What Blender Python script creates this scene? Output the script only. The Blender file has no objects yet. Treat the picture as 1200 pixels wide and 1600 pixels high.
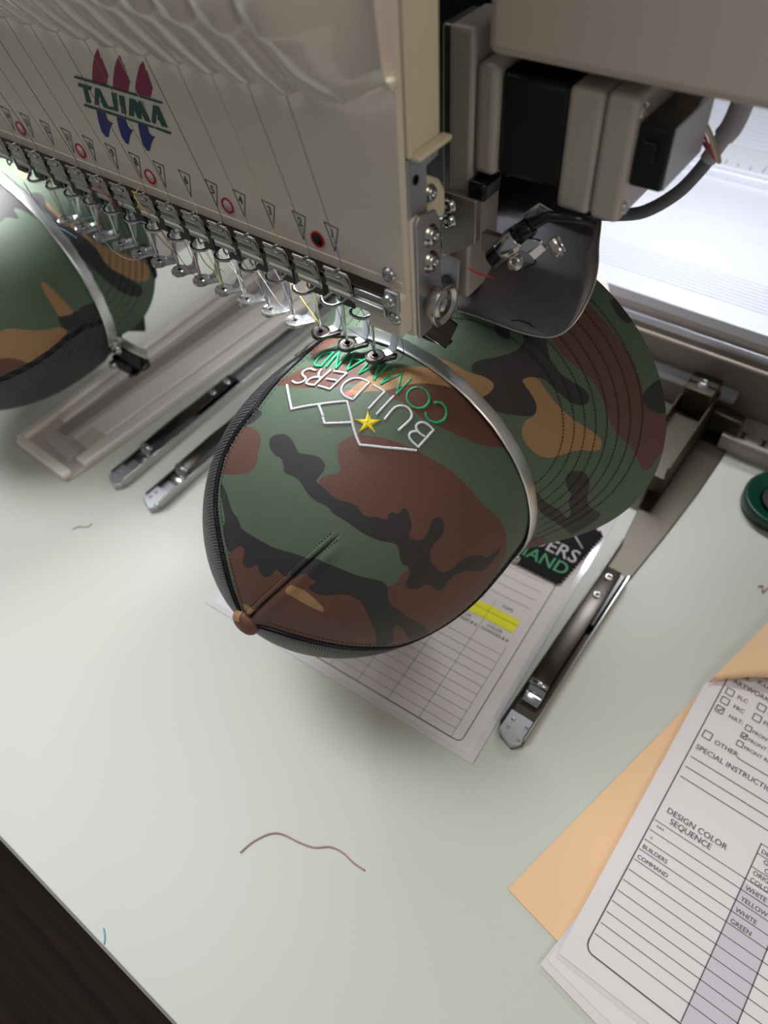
import bpy, math, random
import numpy as np
from mathutils import Vector, Matrix

# ---------------------------------------------------------------- scene, camera, light
scn = bpy.context.scene
COL = scn.collection
random.seed(4)
PI = math.pi
Rm = np.array([[0.79749605, 0.4370309, -0.41593755],
               [0.59987748, -0.64796957, 0.46934257],
               [-0.06439767, -0.62381042, -0.77891816]])
CAMZ = 0.46
cam_d = bpy.data.cameras.new('camera')
cam = bpy.data.objects.new('camera', cam_d)
COL.objects.link(cam)
mw = Matrix.Identity(4)
for i in range(3):
    mw[i][0] = Rm[i, 0]; mw[i][1] = -Rm[i, 1]; mw[i][2] = -Rm[i, 2]
mw[2][3] = CAMZ
cam.matrix_world = mw
cam_d.sensor_fit = 'VERTICAL'
cam_d.sensor_height = 36.0
cam_d.sensor_width = 27.0
cam_d.lens = 1157.44 / 1600 * 36.0
cam_d.clip_start = 0.01
cam_d.dof.use_dof = True
cam_d.dof.focus_distance = 0.375
cam_d.dof.aperture_fstop = 6.8
scn.camera = cam

w = bpy.data.worlds.new('room'); scn.world = w; w.use_nodes = True
bg = w.node_tree.nodes['Background']
bg.inputs[0].default_value = (0.80, 0.84, 0.86, 1); bg.inputs[1].default_value = 0.24

def area(name, loc, rot, sx, sy, power, color):
    l = bpy.data.lights.new(name, 'AREA'); l.shape = 'RECTANGLE'; l.size = sx; l.size_y = sy
    l.energy = power; l.color = color
    o = bpy.data.objects.new(name, l); COL.objects.link(o); o.location = loc; o.rotation_euler = rot
    return o
# ceiling panels of the room: one cool to the left in front of the machine, one warm to the right
area('ceiling_light', (-1.05, -0.05, 1.8), (0.0, -0.35, 0), 1.2, 0.6, 28, (0.92, 0.955, 1.0))
area('ceiling_light', (1.25, -0.10, 1.5), (0.05, 0.68, 0), 0.6, 0.9, 6.5, (1.0, 0.86, 0.70))
# small LED work lamp under the machine arm, it lights the rail and the needle area
area('work_lamp', (-0.12, 0.56, 0.33), (-0.15, 0.0, 0), 0.16, 0.03, 0.9, (0.93, 0.95, 1.0))
area('work_lamp', (-0.560, 0.236, 0.262), (-0.55, 0.15, 0), 0.05, 0.012, 0.45, (0.95, 0.97, 1.0))
area('work_lamp', (-0.232, 0.236, 0.260), (-0.35, 0.15, 0), 0.03, 0.012, 0.2, (0.88, 0.95, 1.0))
sp = bpy.data.lights.new('laser_dot', 'SPOT'); sp.energy = 5.0; sp.spot_size = math.radians(2.2); sp.spot_blend = 0.3
sp.color = (1, 0.02, 0.05); sp.shadow_soft_size = 0.0005
spo = bpy.data.objects.new('laser_dot', sp); COL.objects.link(spo)

scn.view_settings.view_transform = 'Standard'
scn.view_settings.look = 'None'
scn.view_settings.gamma = 1
scn.view_settings.exposure = 0.0
scn.view_settings.use_curve_mapping = False

# ---------------------------------------------------------------- helpers
def lin(h):
    h = h.lstrip('#'); r = []
    for i in (0, 2, 4):
        c = int(h[i:i+2], 16) / 255
        r.append(c / 12.92 if c <= 0.04045 else ((c + 0.055) / 1.055) ** 2.4)
    return (*r, 1)

def mat(name, col, rough=0.5, metal=0.0, spec=None, coat=0.0, bump=None, vary=None, brush=None, trans=0):
    m = bpy.data.materials.new(name); m.use_nodes = True
    nt = m.node_tree; b = nt.nodes['Principled BSDF']
    c = lin(col) if isinstance(col, str) else col
    b.inputs['Base Color'].default_value = c
    b.inputs['Roughness'].default_value = rough
    b.inputs['Metallic'].default_value = metal
    if spec is not None: b.inputs['Specular IOR Level'].default_value = spec
    if coat: b.inputs['Coat Weight'].default_value = coat; b.inputs['Coat Roughness'].default_value = 0.06
    if trans: b.inputs['Transmission Weight'].default_value = trans
    tc = nt.nodes.new('ShaderNodeTexCoord')
    if vary:
        sc, amt = vary
        n = nt.nodes.new('ShaderNodeTexNoise'); n.inputs['Scale'].default_value = sc; n.inputs['Detail'].default_value = 4
        nt.links.new(tc.outputs['Object'], n.inputs['Vector'])
        mx = nt.nodes.new('ShaderNodeMix'); mx.data_type = 'RGBA'
        mx.inputs['A'].default_value = tuple(v * (1 - amt) for v in c[:3]) + (1,)
        mx.inputs['B'].default_value = tuple(min(1, v * (1 + amt)) for v in c[:3]) + (1,)
        nt.links.new(n.outputs['Fac'], mx.inputs['Factor']); nt.links.new(mx.outputs['Result'], b.inputs['Base Color'])
    if bump or brush:
        n = nt.nodes.new('ShaderNodeTexNoise')
        nt.links.new(tc.outputs['Object'], n.inputs['Vector'])
        if brush:
            mp = nt.nodes.new('ShaderNodeMapping'); mp.inputs['Scale'].default_value = brush[0]
            nt.links.new(tc.outputs['Object'], mp.inputs['Vector']); nt.links.new(mp.outputs[0], n.inputs['Vector'])
            n.inputs['Scale'].default_value = 1; st = brush[1]; dist = 0.0004
        else:
            n.inputs['Scale'].default_value = bump[0]; st = bump[1]; dist = 0.0005
        n.inputs['Detail'].default_value = 3
        bp = nt.nodes.new('ShaderNodeBump'); bp.inputs['Strength'].default_value = st; bp.inputs['Distance'].default_value = dist
        nt.links.new(n.outputs['Fac'], bp.inputs['Height']); nt.links.new(bp.outputs[0], b.inputs['Normal'])
    return m

M = dict(
    cream=mat('cream_enamel', '#dccfc0', 0.42, bump=(900, 0.06)),
    cover=mat('glossy_cream_plastic', '#d6c9bd', 0.16, coat=0.4),
    cream2=mat('warm_cream_enamel', '#dbd0b4', 0.4),
    beam=mat('beige_enamel', '#c8baab', 0.5, bump=(700, 0.08)),
    chrome=mat('chrome', '#b9b7b4', 0.2, 1),
    clip=mat('dark_chrome', '#b0aaa3', 0.2, 1),
    band=mat('polished_steel_band', '#ebeae7', 0.34, 1, vary=(120, .12)),
    footc=mat('pale_steel', '#bdb9b6', 0.25, .8),
    steel=mat('brushed_steel', '#b7b7ba', 0.42, .85, brush=((60, 60, 2500), 0.12)),
    guard=mat('worn_steel', '#8e8b90', 0.34, 1, bump=(2200, 0.5), vary=(60, .25)),
    alu=mat('cast_aluminium', '#a39d98', 0.42, 0.9, bump=(1800, 0.12)),
    alu2=mat('painted_aluminium', '#bdb2a9', 0.42, 0.2, bump=(1500, 0.1)),
    dark=mat('dark_steel', '#4a4542', 0.3, 1),
    black=mat('black_plastic', '#0b0b0d', 0.4),
    blackm=mat('deep_black', '#050506', 0.6),
    rubber=mat('black_rubber', '#08080a', 0.25),
    rail=mat('satin_aluminium', '#c9cbd3', 0.38, 0.75, brush=((3, 900, 900), 0.2)),
    railp=mat('white_aluminium', '#d9dae2', 0.45, 0.2, brush=((3, 1200, 1200), 0.15)),
    table=mat('pale_green_laminate', '#c8c9bd', 0.42, bump=(1400, 0.05)),
    edge=mat('grey_edge_band', '#6f6a66', 0.5),
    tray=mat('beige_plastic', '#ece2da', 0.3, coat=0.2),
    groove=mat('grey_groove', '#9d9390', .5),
    trayd=mat('dull_grey_plastic', '#c9bfba', 0.35),  # a greyer plastic, as on the tray floor
    wallp=mat('taupe_enamel', '#877c72', 0.5, bump=(600, 0.06)),
    paper=mat('white_paper', '#e2dad9', 0.8),
    paper2=mat('white_paper_sheet', '#ddd5d3', 0.8),
    sleeve=mat('clear_sleeve', '#dcd8d8', 0.12, coat=0.5),
    manila=mat('manila_card', '#eec498', 0.75, bump=(500, 0.04)),
    ink=mat('grey_ink', '#5b5354', 0.8),
    inkl=mat('light_grey_ink', '#9b9294', 0.8),
    inkd=mat('black_ink', '#2b2728', 0.8),
    armb=mat('brown_steel', '#4b4439', 0.4, 0.6),
    shade=mat('grey_printed_column', '#ccc4ca', 0.8),
    yellow=mat('yellow_marker', '#f0ee28', 0.7),
    patch=mat('black_felt', '#101315', 0.95, bump=(3000, 0.5)),
    wthread=mat('white_thread', '#eae4ea', 0.45),
    gthread=mat('green_thread', '#2fae78', 0.4),
    ythread=mat('yellow_thread', '#f1d829', 0.4, bump=(4000, 0.3)),
    pgreen=mat('dull_green_thread', '#2f8a58', 0.5),
    pgrey=mat('grey_thread', '#b9b2b6', 0.5),
    green=mat('dark_green_ink', '#0d4a42', 0.5),
    magenta=mat('magenta_ink', '#8c1a48', 0.5),
    blue=mat('blue_ink', '#1c2070', 0.5),
    red=mat('red_ring', '#c0202a', 0.4),
    lens=mat('pale_lamp_lens', '#e3c4c0', 0.2, coat=0.4),
    hole=mat('dark_hole', '#1a1513', 0.6),
    spool=mat('green_plastic', '#083c2e', 0.35),
    gcable=mat('grey_cable', '#77767a', 0.5, bump=(2500, 0.3)),
    gsleeve=mat('light_grey_sleeve', '#b5b3bb', 0.4),
    cable=mat('black_cable', '#0a0a0c', 0.2),
    whitep=mat('white_label', '#b5aba8', 0.5),
    stitch=mat('black_stitch', '#100e0e', 0.7),
)
def thread_mat(n, c): return mat(n, c, 0.5)

def tag(o, label=None, cat=None, group=None, kind=None):
    if label: o['label'] = label
    if cat: o['category'] = cat
    if group: o['group'] = group
    if kind: o['kind'] = kind
    return o

def empty(name, loc, label, cat, group=None, rz=0):
    o = bpy.data.objects.new(name, None); COL.objects.link(o)
    o.location = loc; o.rotation_euler = (0, 0, rz); o.empty_display_size = 0.01
    return tag(o, label, cat, group)

def W(o):
    """world matrix of a parent chain, computed without a view layer update"""
    m = o.matrix_basis.copy()
    while o.parent: o = o.parent; m = o.matrix_basis @ m
    return m

class MB:
    """collects shapes given in world coordinates"""
    def __init__(s): s.v = []; s.f = []
    def add(s, vs, fs):
        n = len(s.v); s.v += [tuple(map(float, p)) for p in vs]; s.f += [tuple(i + n for i in f) for f in fs]; return s
    def box(s, x0, x1, y0, y1, z0, z1, M_=None):
        vs = [(x, y, z) for x in (x0, x1) for y in (y0, y1) for z in (z0, z1)]
        if M_ is not None: vs = [M_ @ Vector(p) for p in vs]
        return s.add(vs, [(0, 1, 3, 2), (4, 6, 7, 5), (0, 4, 5, 1), (2, 3, 7, 6), (0, 2, 6, 4), (1, 5, 7, 3)])
    def prism(s, poly, axis, a, b):
        """poly in the two other axes, extruded along axis from a to b"""
        n = len(poly)
        def P(p, t):
            if axis == 'z': return (p[0], p[1], t)
            if axis == 'y': return (p[0], t, p[1])
            return (t, p[0], p[1])
        vs = [P(p, a) for p in poly] + [P(p, b) for p in poly]
        return s.add(vs, [tuple(range(n))[::-1], tuple(range(n, 2 * n))] + [(i, (i + 1) % n, n + (i + 1) % n, n + i) for i in range(n)])
    def frames(s, path, closed=False):
        P = [Vector(p) for p in path]; n = len(P); out = []
        up = None
        for i in range(n):
            a = P[i - 1] if (i > 0 or closed) else P[i]
            b = P[(i + 1) % n] if (i < n - 1 or closed) else P[i]
            t = (b - a).normalized()
            if up is None:
                up = Vector((0, 0, 1)) if abs(t.z) < 0.9 else Vector((1, 0, 0))
            x = t.cross(up)
            if x.length < 1e-6: x = t.orthogonal()
            x.normalize(); u = x.cross(t).normalized(); up = u
            out.append((P[i], x, u))
        return out
    def tube(s, path, r, k=8, closed=False, flat=1.0):
        fr = s.frames(path, closed); n = len(fr); vs = []
        for i, (p, x, u) in enumerate(fr):
            rr = r[i] if isinstance(r, (list, tuple)) else r
            for j in range(k):
                a = 2 * PI * j / k; vs.append(p + x * (rr * math.cos(a)) + u * (rr * flat * math.sin(a)))
        fs = []
        for i in range(n if closed else n - 1):
            for j in range(k):
                a = i * k + j; b = i * k + (j + 1) % k; c = ((i + 1) % n) * k + (j + 1) % k; d = ((i + 1) % n) * k + j
                fs.append((a, b, c, d))
        if not closed: fs += [tuple(range(k))[::-1], tuple(range((n - 1) * k, n * k))]
        return s.add(vs, fs)
    def ribbon(s, path, wdir, w, th):
        """flat strap: path, fixed width direction"""
        P = [Vector(p) for p in path]; wd = Vector(wdir).normalized(); vs = []; n = len(P)
        for i, p in enumerate(P):
            t = (P[min(i + 1, n - 1)] - P[max(i - 1, 0)]).normalized(); nn = t.cross(wd).normalized()
            for a, b in ((-1, -1), (1, -1), (1, 1), (-1, 1)): vs.append(p + wd * (a * w / 2) + nn * (b * th / 2))
        fs = [(0, 3, 2, 1), tuple(range(4 * n - 4, 4 * n))]
        for i in range(n - 1):
            for j in range(4): fs.append((i * 4 + j, i * 4 + (j + 1) % 4, i * 4 + 4 + (j + 1) % 4, i * 4 + 4 + j))
        return s.add(vs, fs)
    def lathe(s, prof, c, axis='z', k=24, flip=1):
        """prof: (radius, height) pairs"""
        vs = []; n = len(prof); c = Vector(c)
        for r, h in prof:
            for j in range(k):
                a = 2 * PI * j / k; x = r * math.cos(a); y = r * math.sin(a)
                if isinstance(axis, Vector):
                    e1 = axis.orthogonal().normalized(); e2 = axis.cross(e1)
                    vs.append(c + e1 * x + e2 * y + axis * h)
                elif axis == 'z': vs.append(c + Vector((x, y, h)))
                elif axis == 'y': vs.append(c + Vector((x, h, y)))
                else: vs.append(c + Vector((h, x, y)))
        fs = []
        for i in range(n - 1):
            for j in range(k):
                fs.append((i * k + j, i * k + (j + 1) % k, (i + 1) * k + (j + 1) % k, (i + 1) * k + j))
        if prof[0][0] > 1e-7: fs.append(tuple(range(k))[::-1])
        if prof[-1][0] > 1e-7: fs.append(tuple(range((n - 1) * k, n * k)))
        return s.add(vs, fs)
    def build(s, name, m, parent=None, smooth=False, bevel=0, seg=2, solid=0, label=None, kind=None):
        me = bpy.data.meshes.new(name)
        vs = s.v
        if parent is not None:
            inv = W(parent).inverted(); vs = [tuple(inv @ Vector(p)) for p in vs]
        me.from_pydata(vs, [], s.f); me.materials.append(m)
        import bmesh
        b = bmesh.new(); b.from_mesh(me); bmesh.ops.recalc_face_normals(b, faces=b.faces); b.to_mesh(me); b.free()
        if smooth: me.polygons.foreach_set('use_smooth', [True] * len(me.polygons))
        o = bpy.data.objects.new(name, me); COL.objects.link(o)
        if parent is not None: o.parent = parent
        if solid:
            q = o.modifiers.new('solid', 'SOLIDIFY'); q.thickness = solid; q.offset = 0
        if bevel:
            q = o.modifiers.new('bevel', 'BEVEL'); q.width = bevel; q.segments = seg; q.limit_method = 'ANGLE'
            me.polygons.foreach_set('use_smooth', [True] * len(me.polygons))
            q.harden_normals = False
            if not smooth:
                try: me.set_sharp_from_angle(angle=0.6)
                except Exception: pass
        return tag(o, label, None, None, kind)

def text_mb(mb, s, size, origin, ux, uy, depth=0.0001, align='LEFT', xs=1.0, shear=0.0, bold=0.0):
    """adds flat raised lettering to mb: baseline origin, ux along the line, uy up"""
    c = bpy.data.curves.new('t', 'FONT'); c.body = s; c.size = size; c.align_x = align; c.extrude = 0
    c.offset = bold; c.shear = shear; c.resolution_u = 3
    o = bpy.data.objects.new('t', c)
    me = bpy.data.meshes.new_from_object(o)
    ux = Vector(ux).normalized(); uy = Vector(uy).normalized(); n = ux.cross(uy); O = Vector(origin)
    vs = [O + ux * (v.co.x * xs) + uy * v.co.y + n * depth for v in me.vertices]
    mb.add(vs, [tuple(p.vertices) for p in me.polygons])
    bpy.data.objects.remove(o); bpy.data.curves.remove(c); bpy.data.meshes.remove(me)
    return mb

def copy_part(o, parent, shift=None):
    c = o.copy(); COL.objects.link(c); c.parent = parent
    if shift is not None: c.location = o.location + Vector(shift)
    return c

def screw(mb, c, axis, r, h=None):
    """pan head machine screw with a recess"""
    h = h or r * 0.7
    mb.lathe([(r * 1.15, 0), (r * 1.15, h * .12), (r, h * .15), (r * .97, h * .6), (r * .75, h * .92), (r * .4, h), (r * .36, h * .45), (0, h * .4)], c, axis, 20)

# ---------------------------------------------------------------- the setting
def structure(o, *a): return tag(o, kind='structure')
fm = bpy.data.materials.new('dark_wood'); fm.use_nodes = True
nt = fm.node_tree; b = nt.nodes['Principled BSDF']; b.inputs['Roughness'].default_value = 0.7; b.inputs['Specular IOR Level'].default_value = 0.2
tc = nt.nodes.new('ShaderNodeTexCoord'); mp = nt.nodes.new('ShaderNodeMapping'); mp.inputs['Scale'].default_value = (1.2, 60, 1); mp.inputs['Rotation'].default_value = (0, 0, 0.12)
nz = nt.nodes.new('ShaderNodeTexNoise'); nz.inputs['Scale'].default_value = 1.3; nz.inputs['Detail'].default_value = 5
cr = nt.nodes.new('ShaderNodeValToRGB'); cr.color_ramp.elements[0].color = lin('#120a07'); cr.color_ramp.elements[1].color = lin('#33211a')
cr.color_ramp.elements[0].position = 0.3; cr.color_ramp.elements[1].position = 0.75
nt.links.new(tc.outputs['Object'], mp.inputs[0]); nt.links.new(mp.outputs[0], nz.inputs['Vector']); nt.links.new(nz.outputs['Fac'], cr.inputs[0]); nt.links.new(cr.outputs[0], b.inputs['Base Color'])
fl = MB().box(-2.5, 2, -2.5, 2.5, -0.80, -0.75).build('floor', fm); structure(fl)

# ---------------------------------------------------------------- table
tb = empty('work_table', (-0.3, 0.2, -0.75), 'pale green laminate machine table under the cap', 'table')
MB().box(-1.3, 0.75, -0.0567, 0.515, -0.028, 0.0).build('table_top', M['table'], tb, bevel=0.0008)
MB().box(-1.3, 0.75, -0.0577, -0.0567, -0.0285, 0.0002).build('edge_band', M['edge'], tb, label='grey edge strip')
for x in (-1.22, 0.67):
    for y in (0.0, 0.45): MB().box(x - .02, x + .02, y - .02, y + .02, -0.75, -0.028).build('leg', M['edge'], tb, bevel=0.002)

# ---------------------------------------------------------------- caps
# camouflage outlines and stitch paths in surface coordinates: degrees round the cap, fraction towards the button (or metres out along the visor)
crown_camo={'brown':[[(-43.6,.3293),(-36.5,.3197),(-29.0,.3186),(-23.7,.3278),(-19.1,.3419),(-16.8,.3683),(-16.6,.3899),(-14.5,.4122),(-15.6,.4359),(-20.2,.4516),(-29.3,.4621),(-44.4,.4548),(-59.0,.3994),(-52.3,.3669),(-49.3,.3408)],[(12.9,.2378),(11.2,.2621),(11.1,.2801),(13.7,.3023),(16.8,.3159),(18.0,.3298),(14.6,.3509),(13.1,.3774),(19.6,.3917),(33.3,.374),(44.1,.3547),(56.5,.3553),(62.3,.3559),(62.3,.3826),(64.2,.3964),(64.8,.4173),(64.0,.4282),(67.1,.4489),(76.8,.4798),(112.0,.4623),(112.1,.376),(122.0,.2344),(103.7,.2037),(98.4,.1352),(91.2,.0979),(80.6,.0922),(74.5,.0927),(67.7,.1078),(60.2,.127),(52.9,.1335),(44.6,.1417),(38.2,.157),(32.1,.1706),(29.3,.1775),(22.8,.1955),(17.8,.2135),(14.1,.2297)],[(-19.7,.6835),(-11.3,.6395),(4.2,.648),(24.9,.6055),(49.8,.5522),(62.5,.4937),(73.7,.4646),(112.0,.4623),(108.3,.5584),(94.2,.6859),(89.6,.8506),(62.1,.9616),(-17.0,.9246),(-14.6,.8095),(-23.0,.7313)],[(9.7,.1083),(14.1,.1166),(18.6,.1068),(23.4,.1105),(27.6,.1052),(32.2,.0932),(39.0,.0723),(45.2,.0492),(49.2,.0257),(54.0,-.0118),(50.9,-.0279),(36.6,-.0246),(32.8,-.018),(26.8,-.0079),(21.8,.0153),(15.6,.0459),(12.5,.0752)],[(-32.3,.1894),(-26.6,.1517),(-24.2,.1284),(-20.3,.1147),(-14.4,.1232),(-10.7,.1178),(-10.4,.0987),(-9.1,.0767),(-5.4,.0732),(-1.6,.0715),(2.0,.0686),(5.2,.0727),(2.1,.1045),(1.5,.1269),(-.6,.1354),(-3.0,.1377),(-2.7,.1536),(-5.8,.166),(-10.5,.1786),(-16.7,.1925),(-22.4,.1923)],[(-25.5,.0947),(-25.9,.0614),(-24.7,.0459),(-22.8,.0272),(-22.7,.0081),(-48.0,-.0426)],[(86.2,.0081),(83.5,-.0027),(90.2,-.0259),(105.6,-.0546),(95.8,-.0094)]],'black':[[(-34.1,.2599),(-25.9,.2734),(-25.4,.2868),(-28.2,.3108),(-35.1,.3227),(-43.6,.3293),(-54.6,.313),(-63.5,.2731),(-47.5,.2829),(-39.9,.2555)],[(-14.0,.3489),(-14.1,.3343),(-11.9,.3227),(-8.8,.3156),(-5.1,.3207),(-1.8,.3334),(.5,.3442),(3.9,.3358),(7.5,.3253),(10.6,.327),(12.6,.3369),(13.0,.3582),(12.5,.3802),(16.1,.3789),(20.9,.3824),(24.4,.3797),(28.0,.3645),(31.1,.3596),(32.9,.3652),(36.1,.3639),(38.3,.3439),(41.0,.3354),(41.7,.333),(40.2,.3185),(40.7,.3108),(42.8,.3034),(42.4,.2888),(42.8,.2791),(45.7,.2836),(50.2,.2992),(51.0,.3169),(54.2,.3103),(56.0,.293),(54.9,.2726),(52.6,.2539),(52.2,.2384),(54.1,.2255),(56.9,.2303),(59.3,.2483),(59.7,.2716),(60.7,.2909),(64.2,.3032),(68.5,.3012),(72.2,.2895),(73.5,.2673),(72.8,.244),(73.2,.2127),(76.1,.1854),(80.7,.1641),(81.4,.1402),(82.0,.1031),(84.0,.1234),(85.7,.1564),(85.6,.1787),(81.2,.2097),(77.8,.2379),(76.8,.268),(77.5,.2848),(80.0,.3002),(79.0,.318),(75.7,.3239),(72.7,.3347),(72.5,.3661),(69.9,.3863),(66.3,.3838),(64.9,.3647),(61.4,.3548),(59.3,.368),(55.3,.3635),(51.2,.3452),(47.3,.3716),(42.6,.3899),(37.5,.4005),(31.1,.4064),(25.9,.4154),(22.5,.4093),(18.9,.4176),(14.5,.4188),(10.9,.4107),(7.3,.4007),(3.9,.4),(-.1,.4061),(-2.0,.3898),(-4.5,.3749),(-7.8,.3761),(-11.5,.3662)],[(-37.8,.4806),(-32.8,.4946),(-27.5,.5229),(-22.1,.5603),(-15.0,.5783),(-12.1,.6015),(-4.4,.6043),(5.4,.6031),(14.9,.5943),(24.3,.5687),(31.4,.551),(35.0,.5256),(37.6,.5254),(42.0,.5114),(47.6,.4961),(52.0,.4793),(55.4,.4627),(59.9,.4358),(64.1,.4268),(68.8,.4438),(74.3,.4451),(79.8,.4245),(84.8,.4154),(91.5,.3849),(104.5,.3451),(124.3,.3069),(109.1,.4023),(96.0,.4247),(88.4,.4387),(88.5,.4538),(93.4,.463),(107.3,.4491),(103.9,.5119),(91.4,.5083),(80.1,.5154),(71.5,.5134),(65.4,.5119),(60.4,.523),(56.5,.5432),(52.2,.5988),(48.2,.6117),(43.6,.6197),(42.1,.6078),(43.7,.582),(39.9,.5888),(35.9,.5835),(34.3,.6027),(33.7,.6352),(30.9,.6317),(28.1,.611),(30.4,.6413),(26.3,.6502),(20.8,.6466),(21.5,.6724),(18.8,.6984),(13.1,.7047),(7.6,.6743),(5.7,.6952),(.3,.7141),(-6.4,.7088),(-4.5,.6768),(-5.8,.6526),(-10.7,.6534),(-14.7,.6728),(-19.7,.6966),(-26.2,.6681),(-29.5,.6188),(-26.9,.5975),(-29.2,.5695),(-34.6,.5229)]],'tan':[[(34.7,.6498),(34.7,.6859),(43.6,.6777),(53.1,.6598),(60.7,.6357),(62.2,.6243),(58.9,.6191),(52.5,.6235),(43.1,.6309),(36.6,.6448)],[(-5.8,.881),(13.3,.8703),(26.3,.8549),(33.1,.8527),(32.9,.8889),(17.9,.9093),(-2.2,.9139)],[(.6,.1519),(1.2,.124),(1.8,.1016),(4.8,.0699),(8.1,.04),(11.0,.0198),(16.5,-.0031),(22.6,-.0125),(31.3,-.018),(33.6,-.0127),(27.4,-.0033),(22.3,.0189),(16.1,.0497),(13.0,.0791),(10.2,.1123),(6.0,.131),(4.5,.1506),(2.0,.1589)]]}
visor_camo={'black':[[(24.1,.00995),(23.8,.01373),(27.3,.02089),(29.9,.02885),(29.5,.03391),(27.1,.03636),(31.0,.04238),(34.8,.03889),(38.3,.03612),(42.7,.03632),(47.2,.03957),(50.3,.04151),(52.5,.04121),(53.8,.0385),(52.3,.03453),(49.2,.03218),(42.7,.03037),(39.9,.02923),(37.2,.02266),(39.0,.02161),(43.0,.02167),(47.0,.02038),(48.9,.01697),(47.2,.01304),(41.4,.00367),(35.9,.00154),(33.4,.00356),(34.2,.01126),(29.7,.01122),(25.8,.00804)],[(58.6,.05793),(56.6,.06087),(55.7,.06509),(55.4,.06794),(60.1,.06758),(65.0,.06581),(62.7,.05967)],[(35.1,.06604),(40.1,.06504),(42.0,.06768),(37.8,.06855),(34.6,.06744)],[(75.1,.01949),(72.5,.02118),(73.1,.02623),(75.8,.03011),(79.8,.03125),(84.0,.02995),(88.4,.03055),(92.8,.03389),(96.0,.04084),(103.5,.03564),(107.9,.03033),(102.0,.02354),(95.9,.01591),(89.7,.00827),(83.8,.00329),(77.7,.00152),(73.2,.00255),(79.5,.00617),(84.0,.01031),(88.1,.0157),(91.5,.01882),(96.0,.02261),(91.9,.02293),(85.7,.02025),(83.4,.02243),(78.4,.01944)],[(15.4,.03912),(21.5,.03581),(26.5,.03142),(24.7,.02877),(20.8,.02938)]],'tan':[[(11.5,.00412),(13.5,.00346),(20.2,.00605),(24.9,.00674),(29.7,.01122),(33.7,.01192),(34.6,.00574),(33.3,.00104),(27.0,-.00063),(13.9,-.00035)],[(37.0,.02232),(39.0,.02818),(43.5,.02748),(50.4,.02824),(56.7,.03148),(62.7,.03752),(66.3,.03919),(69.4,.03736),(65.7,.02783),(65.4,.02203),(64.5,.01399),(60.3,.00847),(53.6,.00629),(49.8,.00893),(48.4,.01305),(48.9,.01697),(47.0,.02038),(43.0,.02167),(39.0,.02161)],[(66.3,.06364),(65.2,.06508),(67.8,.06507),(70.3,.06368)]],'brown':[[(27.6,.06078),(32.8,.06072),(39.4,.06101),(45.6,.06135),(52.1,.06085),(57.3,.05977),(59.8,.05851),(62.6,.05974),(65.2,.06576),(69.1,.06482),(74.7,.06136),(81.6,.05515),(75.9,.05218),(71.6,.05035),(67.9,.04753),(63.5,.04453),(58.1,.04497),(50.7,.04553),(45.6,.04452),(39.6,.04156),(35.1,.04205),(32.2,.04328),(26.3,.04571),(23.1,.05749)],[(99.0,.00064),(103.9,.01231),(109.4,.01742),(115.7,.01461),(113.8,.00723)]]}
crown2={'black':[[(-1.3,-.0395),(13.3,-.0112),(20.2,-.0092),(31.0,-.0019),(40.6,.0003),(44.4,-.0013),(41.9,.0067),(38.7,.0111),(36.4,.015),(32.4,.0253),(31.7,.0372),(35.7,.0423),(37.5,.0438),(34.6,.0629),(33.6,.0732),(35.0,.0972),(32.8,.1178)],[(81.2,.1272),(81.3,.1159),(82.2,.0958),(84.8,.069),(83.8,.0418),(85.1,.0103),(86.8,.0033),(93.2,.0059),(95.6,.0117),(93.3,.0832),(91.9,.116),(88.6,.13),(84.9,.1352)]],'tan':[[(64.9,.1158),(65.4,.1043),(67.3,.1019),(82.2,.0777),(84.8,.0781),(82.6,.1209),(81.7,.1263),(73.6,.1251),(67.1,.1236)],[(73.7,.3477),(74.5,.3138),(75.3,.2808),(81.4,.2229),(84.4,.1871),(86.3,.1401),(91.9,.116),(95.5,.2111),(98.1,.2841),(90.7,.3167),(87.6,.3674),(85.5,.3974)]],'brown':[[(84.6,.3941),(87.6,.3674),(90.7,.3167),(96.7,.2804),(99.8,.3424),(99.7,.4033),(97.9,.436)]]}
visor2={'black':[[(26.9,.00453),(29.1,.0044),(30.4,.00946),(33.3,.01111),(38.2,.00702),(48.0,.00911),(59.7,.01646),(65.2,.01845),(71.1,.01652),(77.2,.0204),(89.3,.03525),(94.6,.03124),(90.7,.02169),(82.7,.01329),(69.3,.00597),(57.7,.00102),(46.8,.00113),(39.2,.00023),(33.1,.00172)]],'tan':[[(35.7,.00988),(40.9,.00895),(50.3,.013),(62.2,.01905),(69.0,.02795),(80.1,.04713),(90.3,.03868),(77.2,.0204),(71.1,.01652),(63.4,.01775),(48.0,.00911),(42.1,.00736),(38.2,.00702)],[(11.8,.01352),(13.7,.01688),(18.7,.01581),(22.0,.01274),(20.9,.00991),(16.4,.0103)]],'brown':[]}
DART=[(33.4,.4495),(32.9,.5126),(32.3,.5907),(31.8,.684),(30.4,.8028),(29.9,.8782)]
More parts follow.
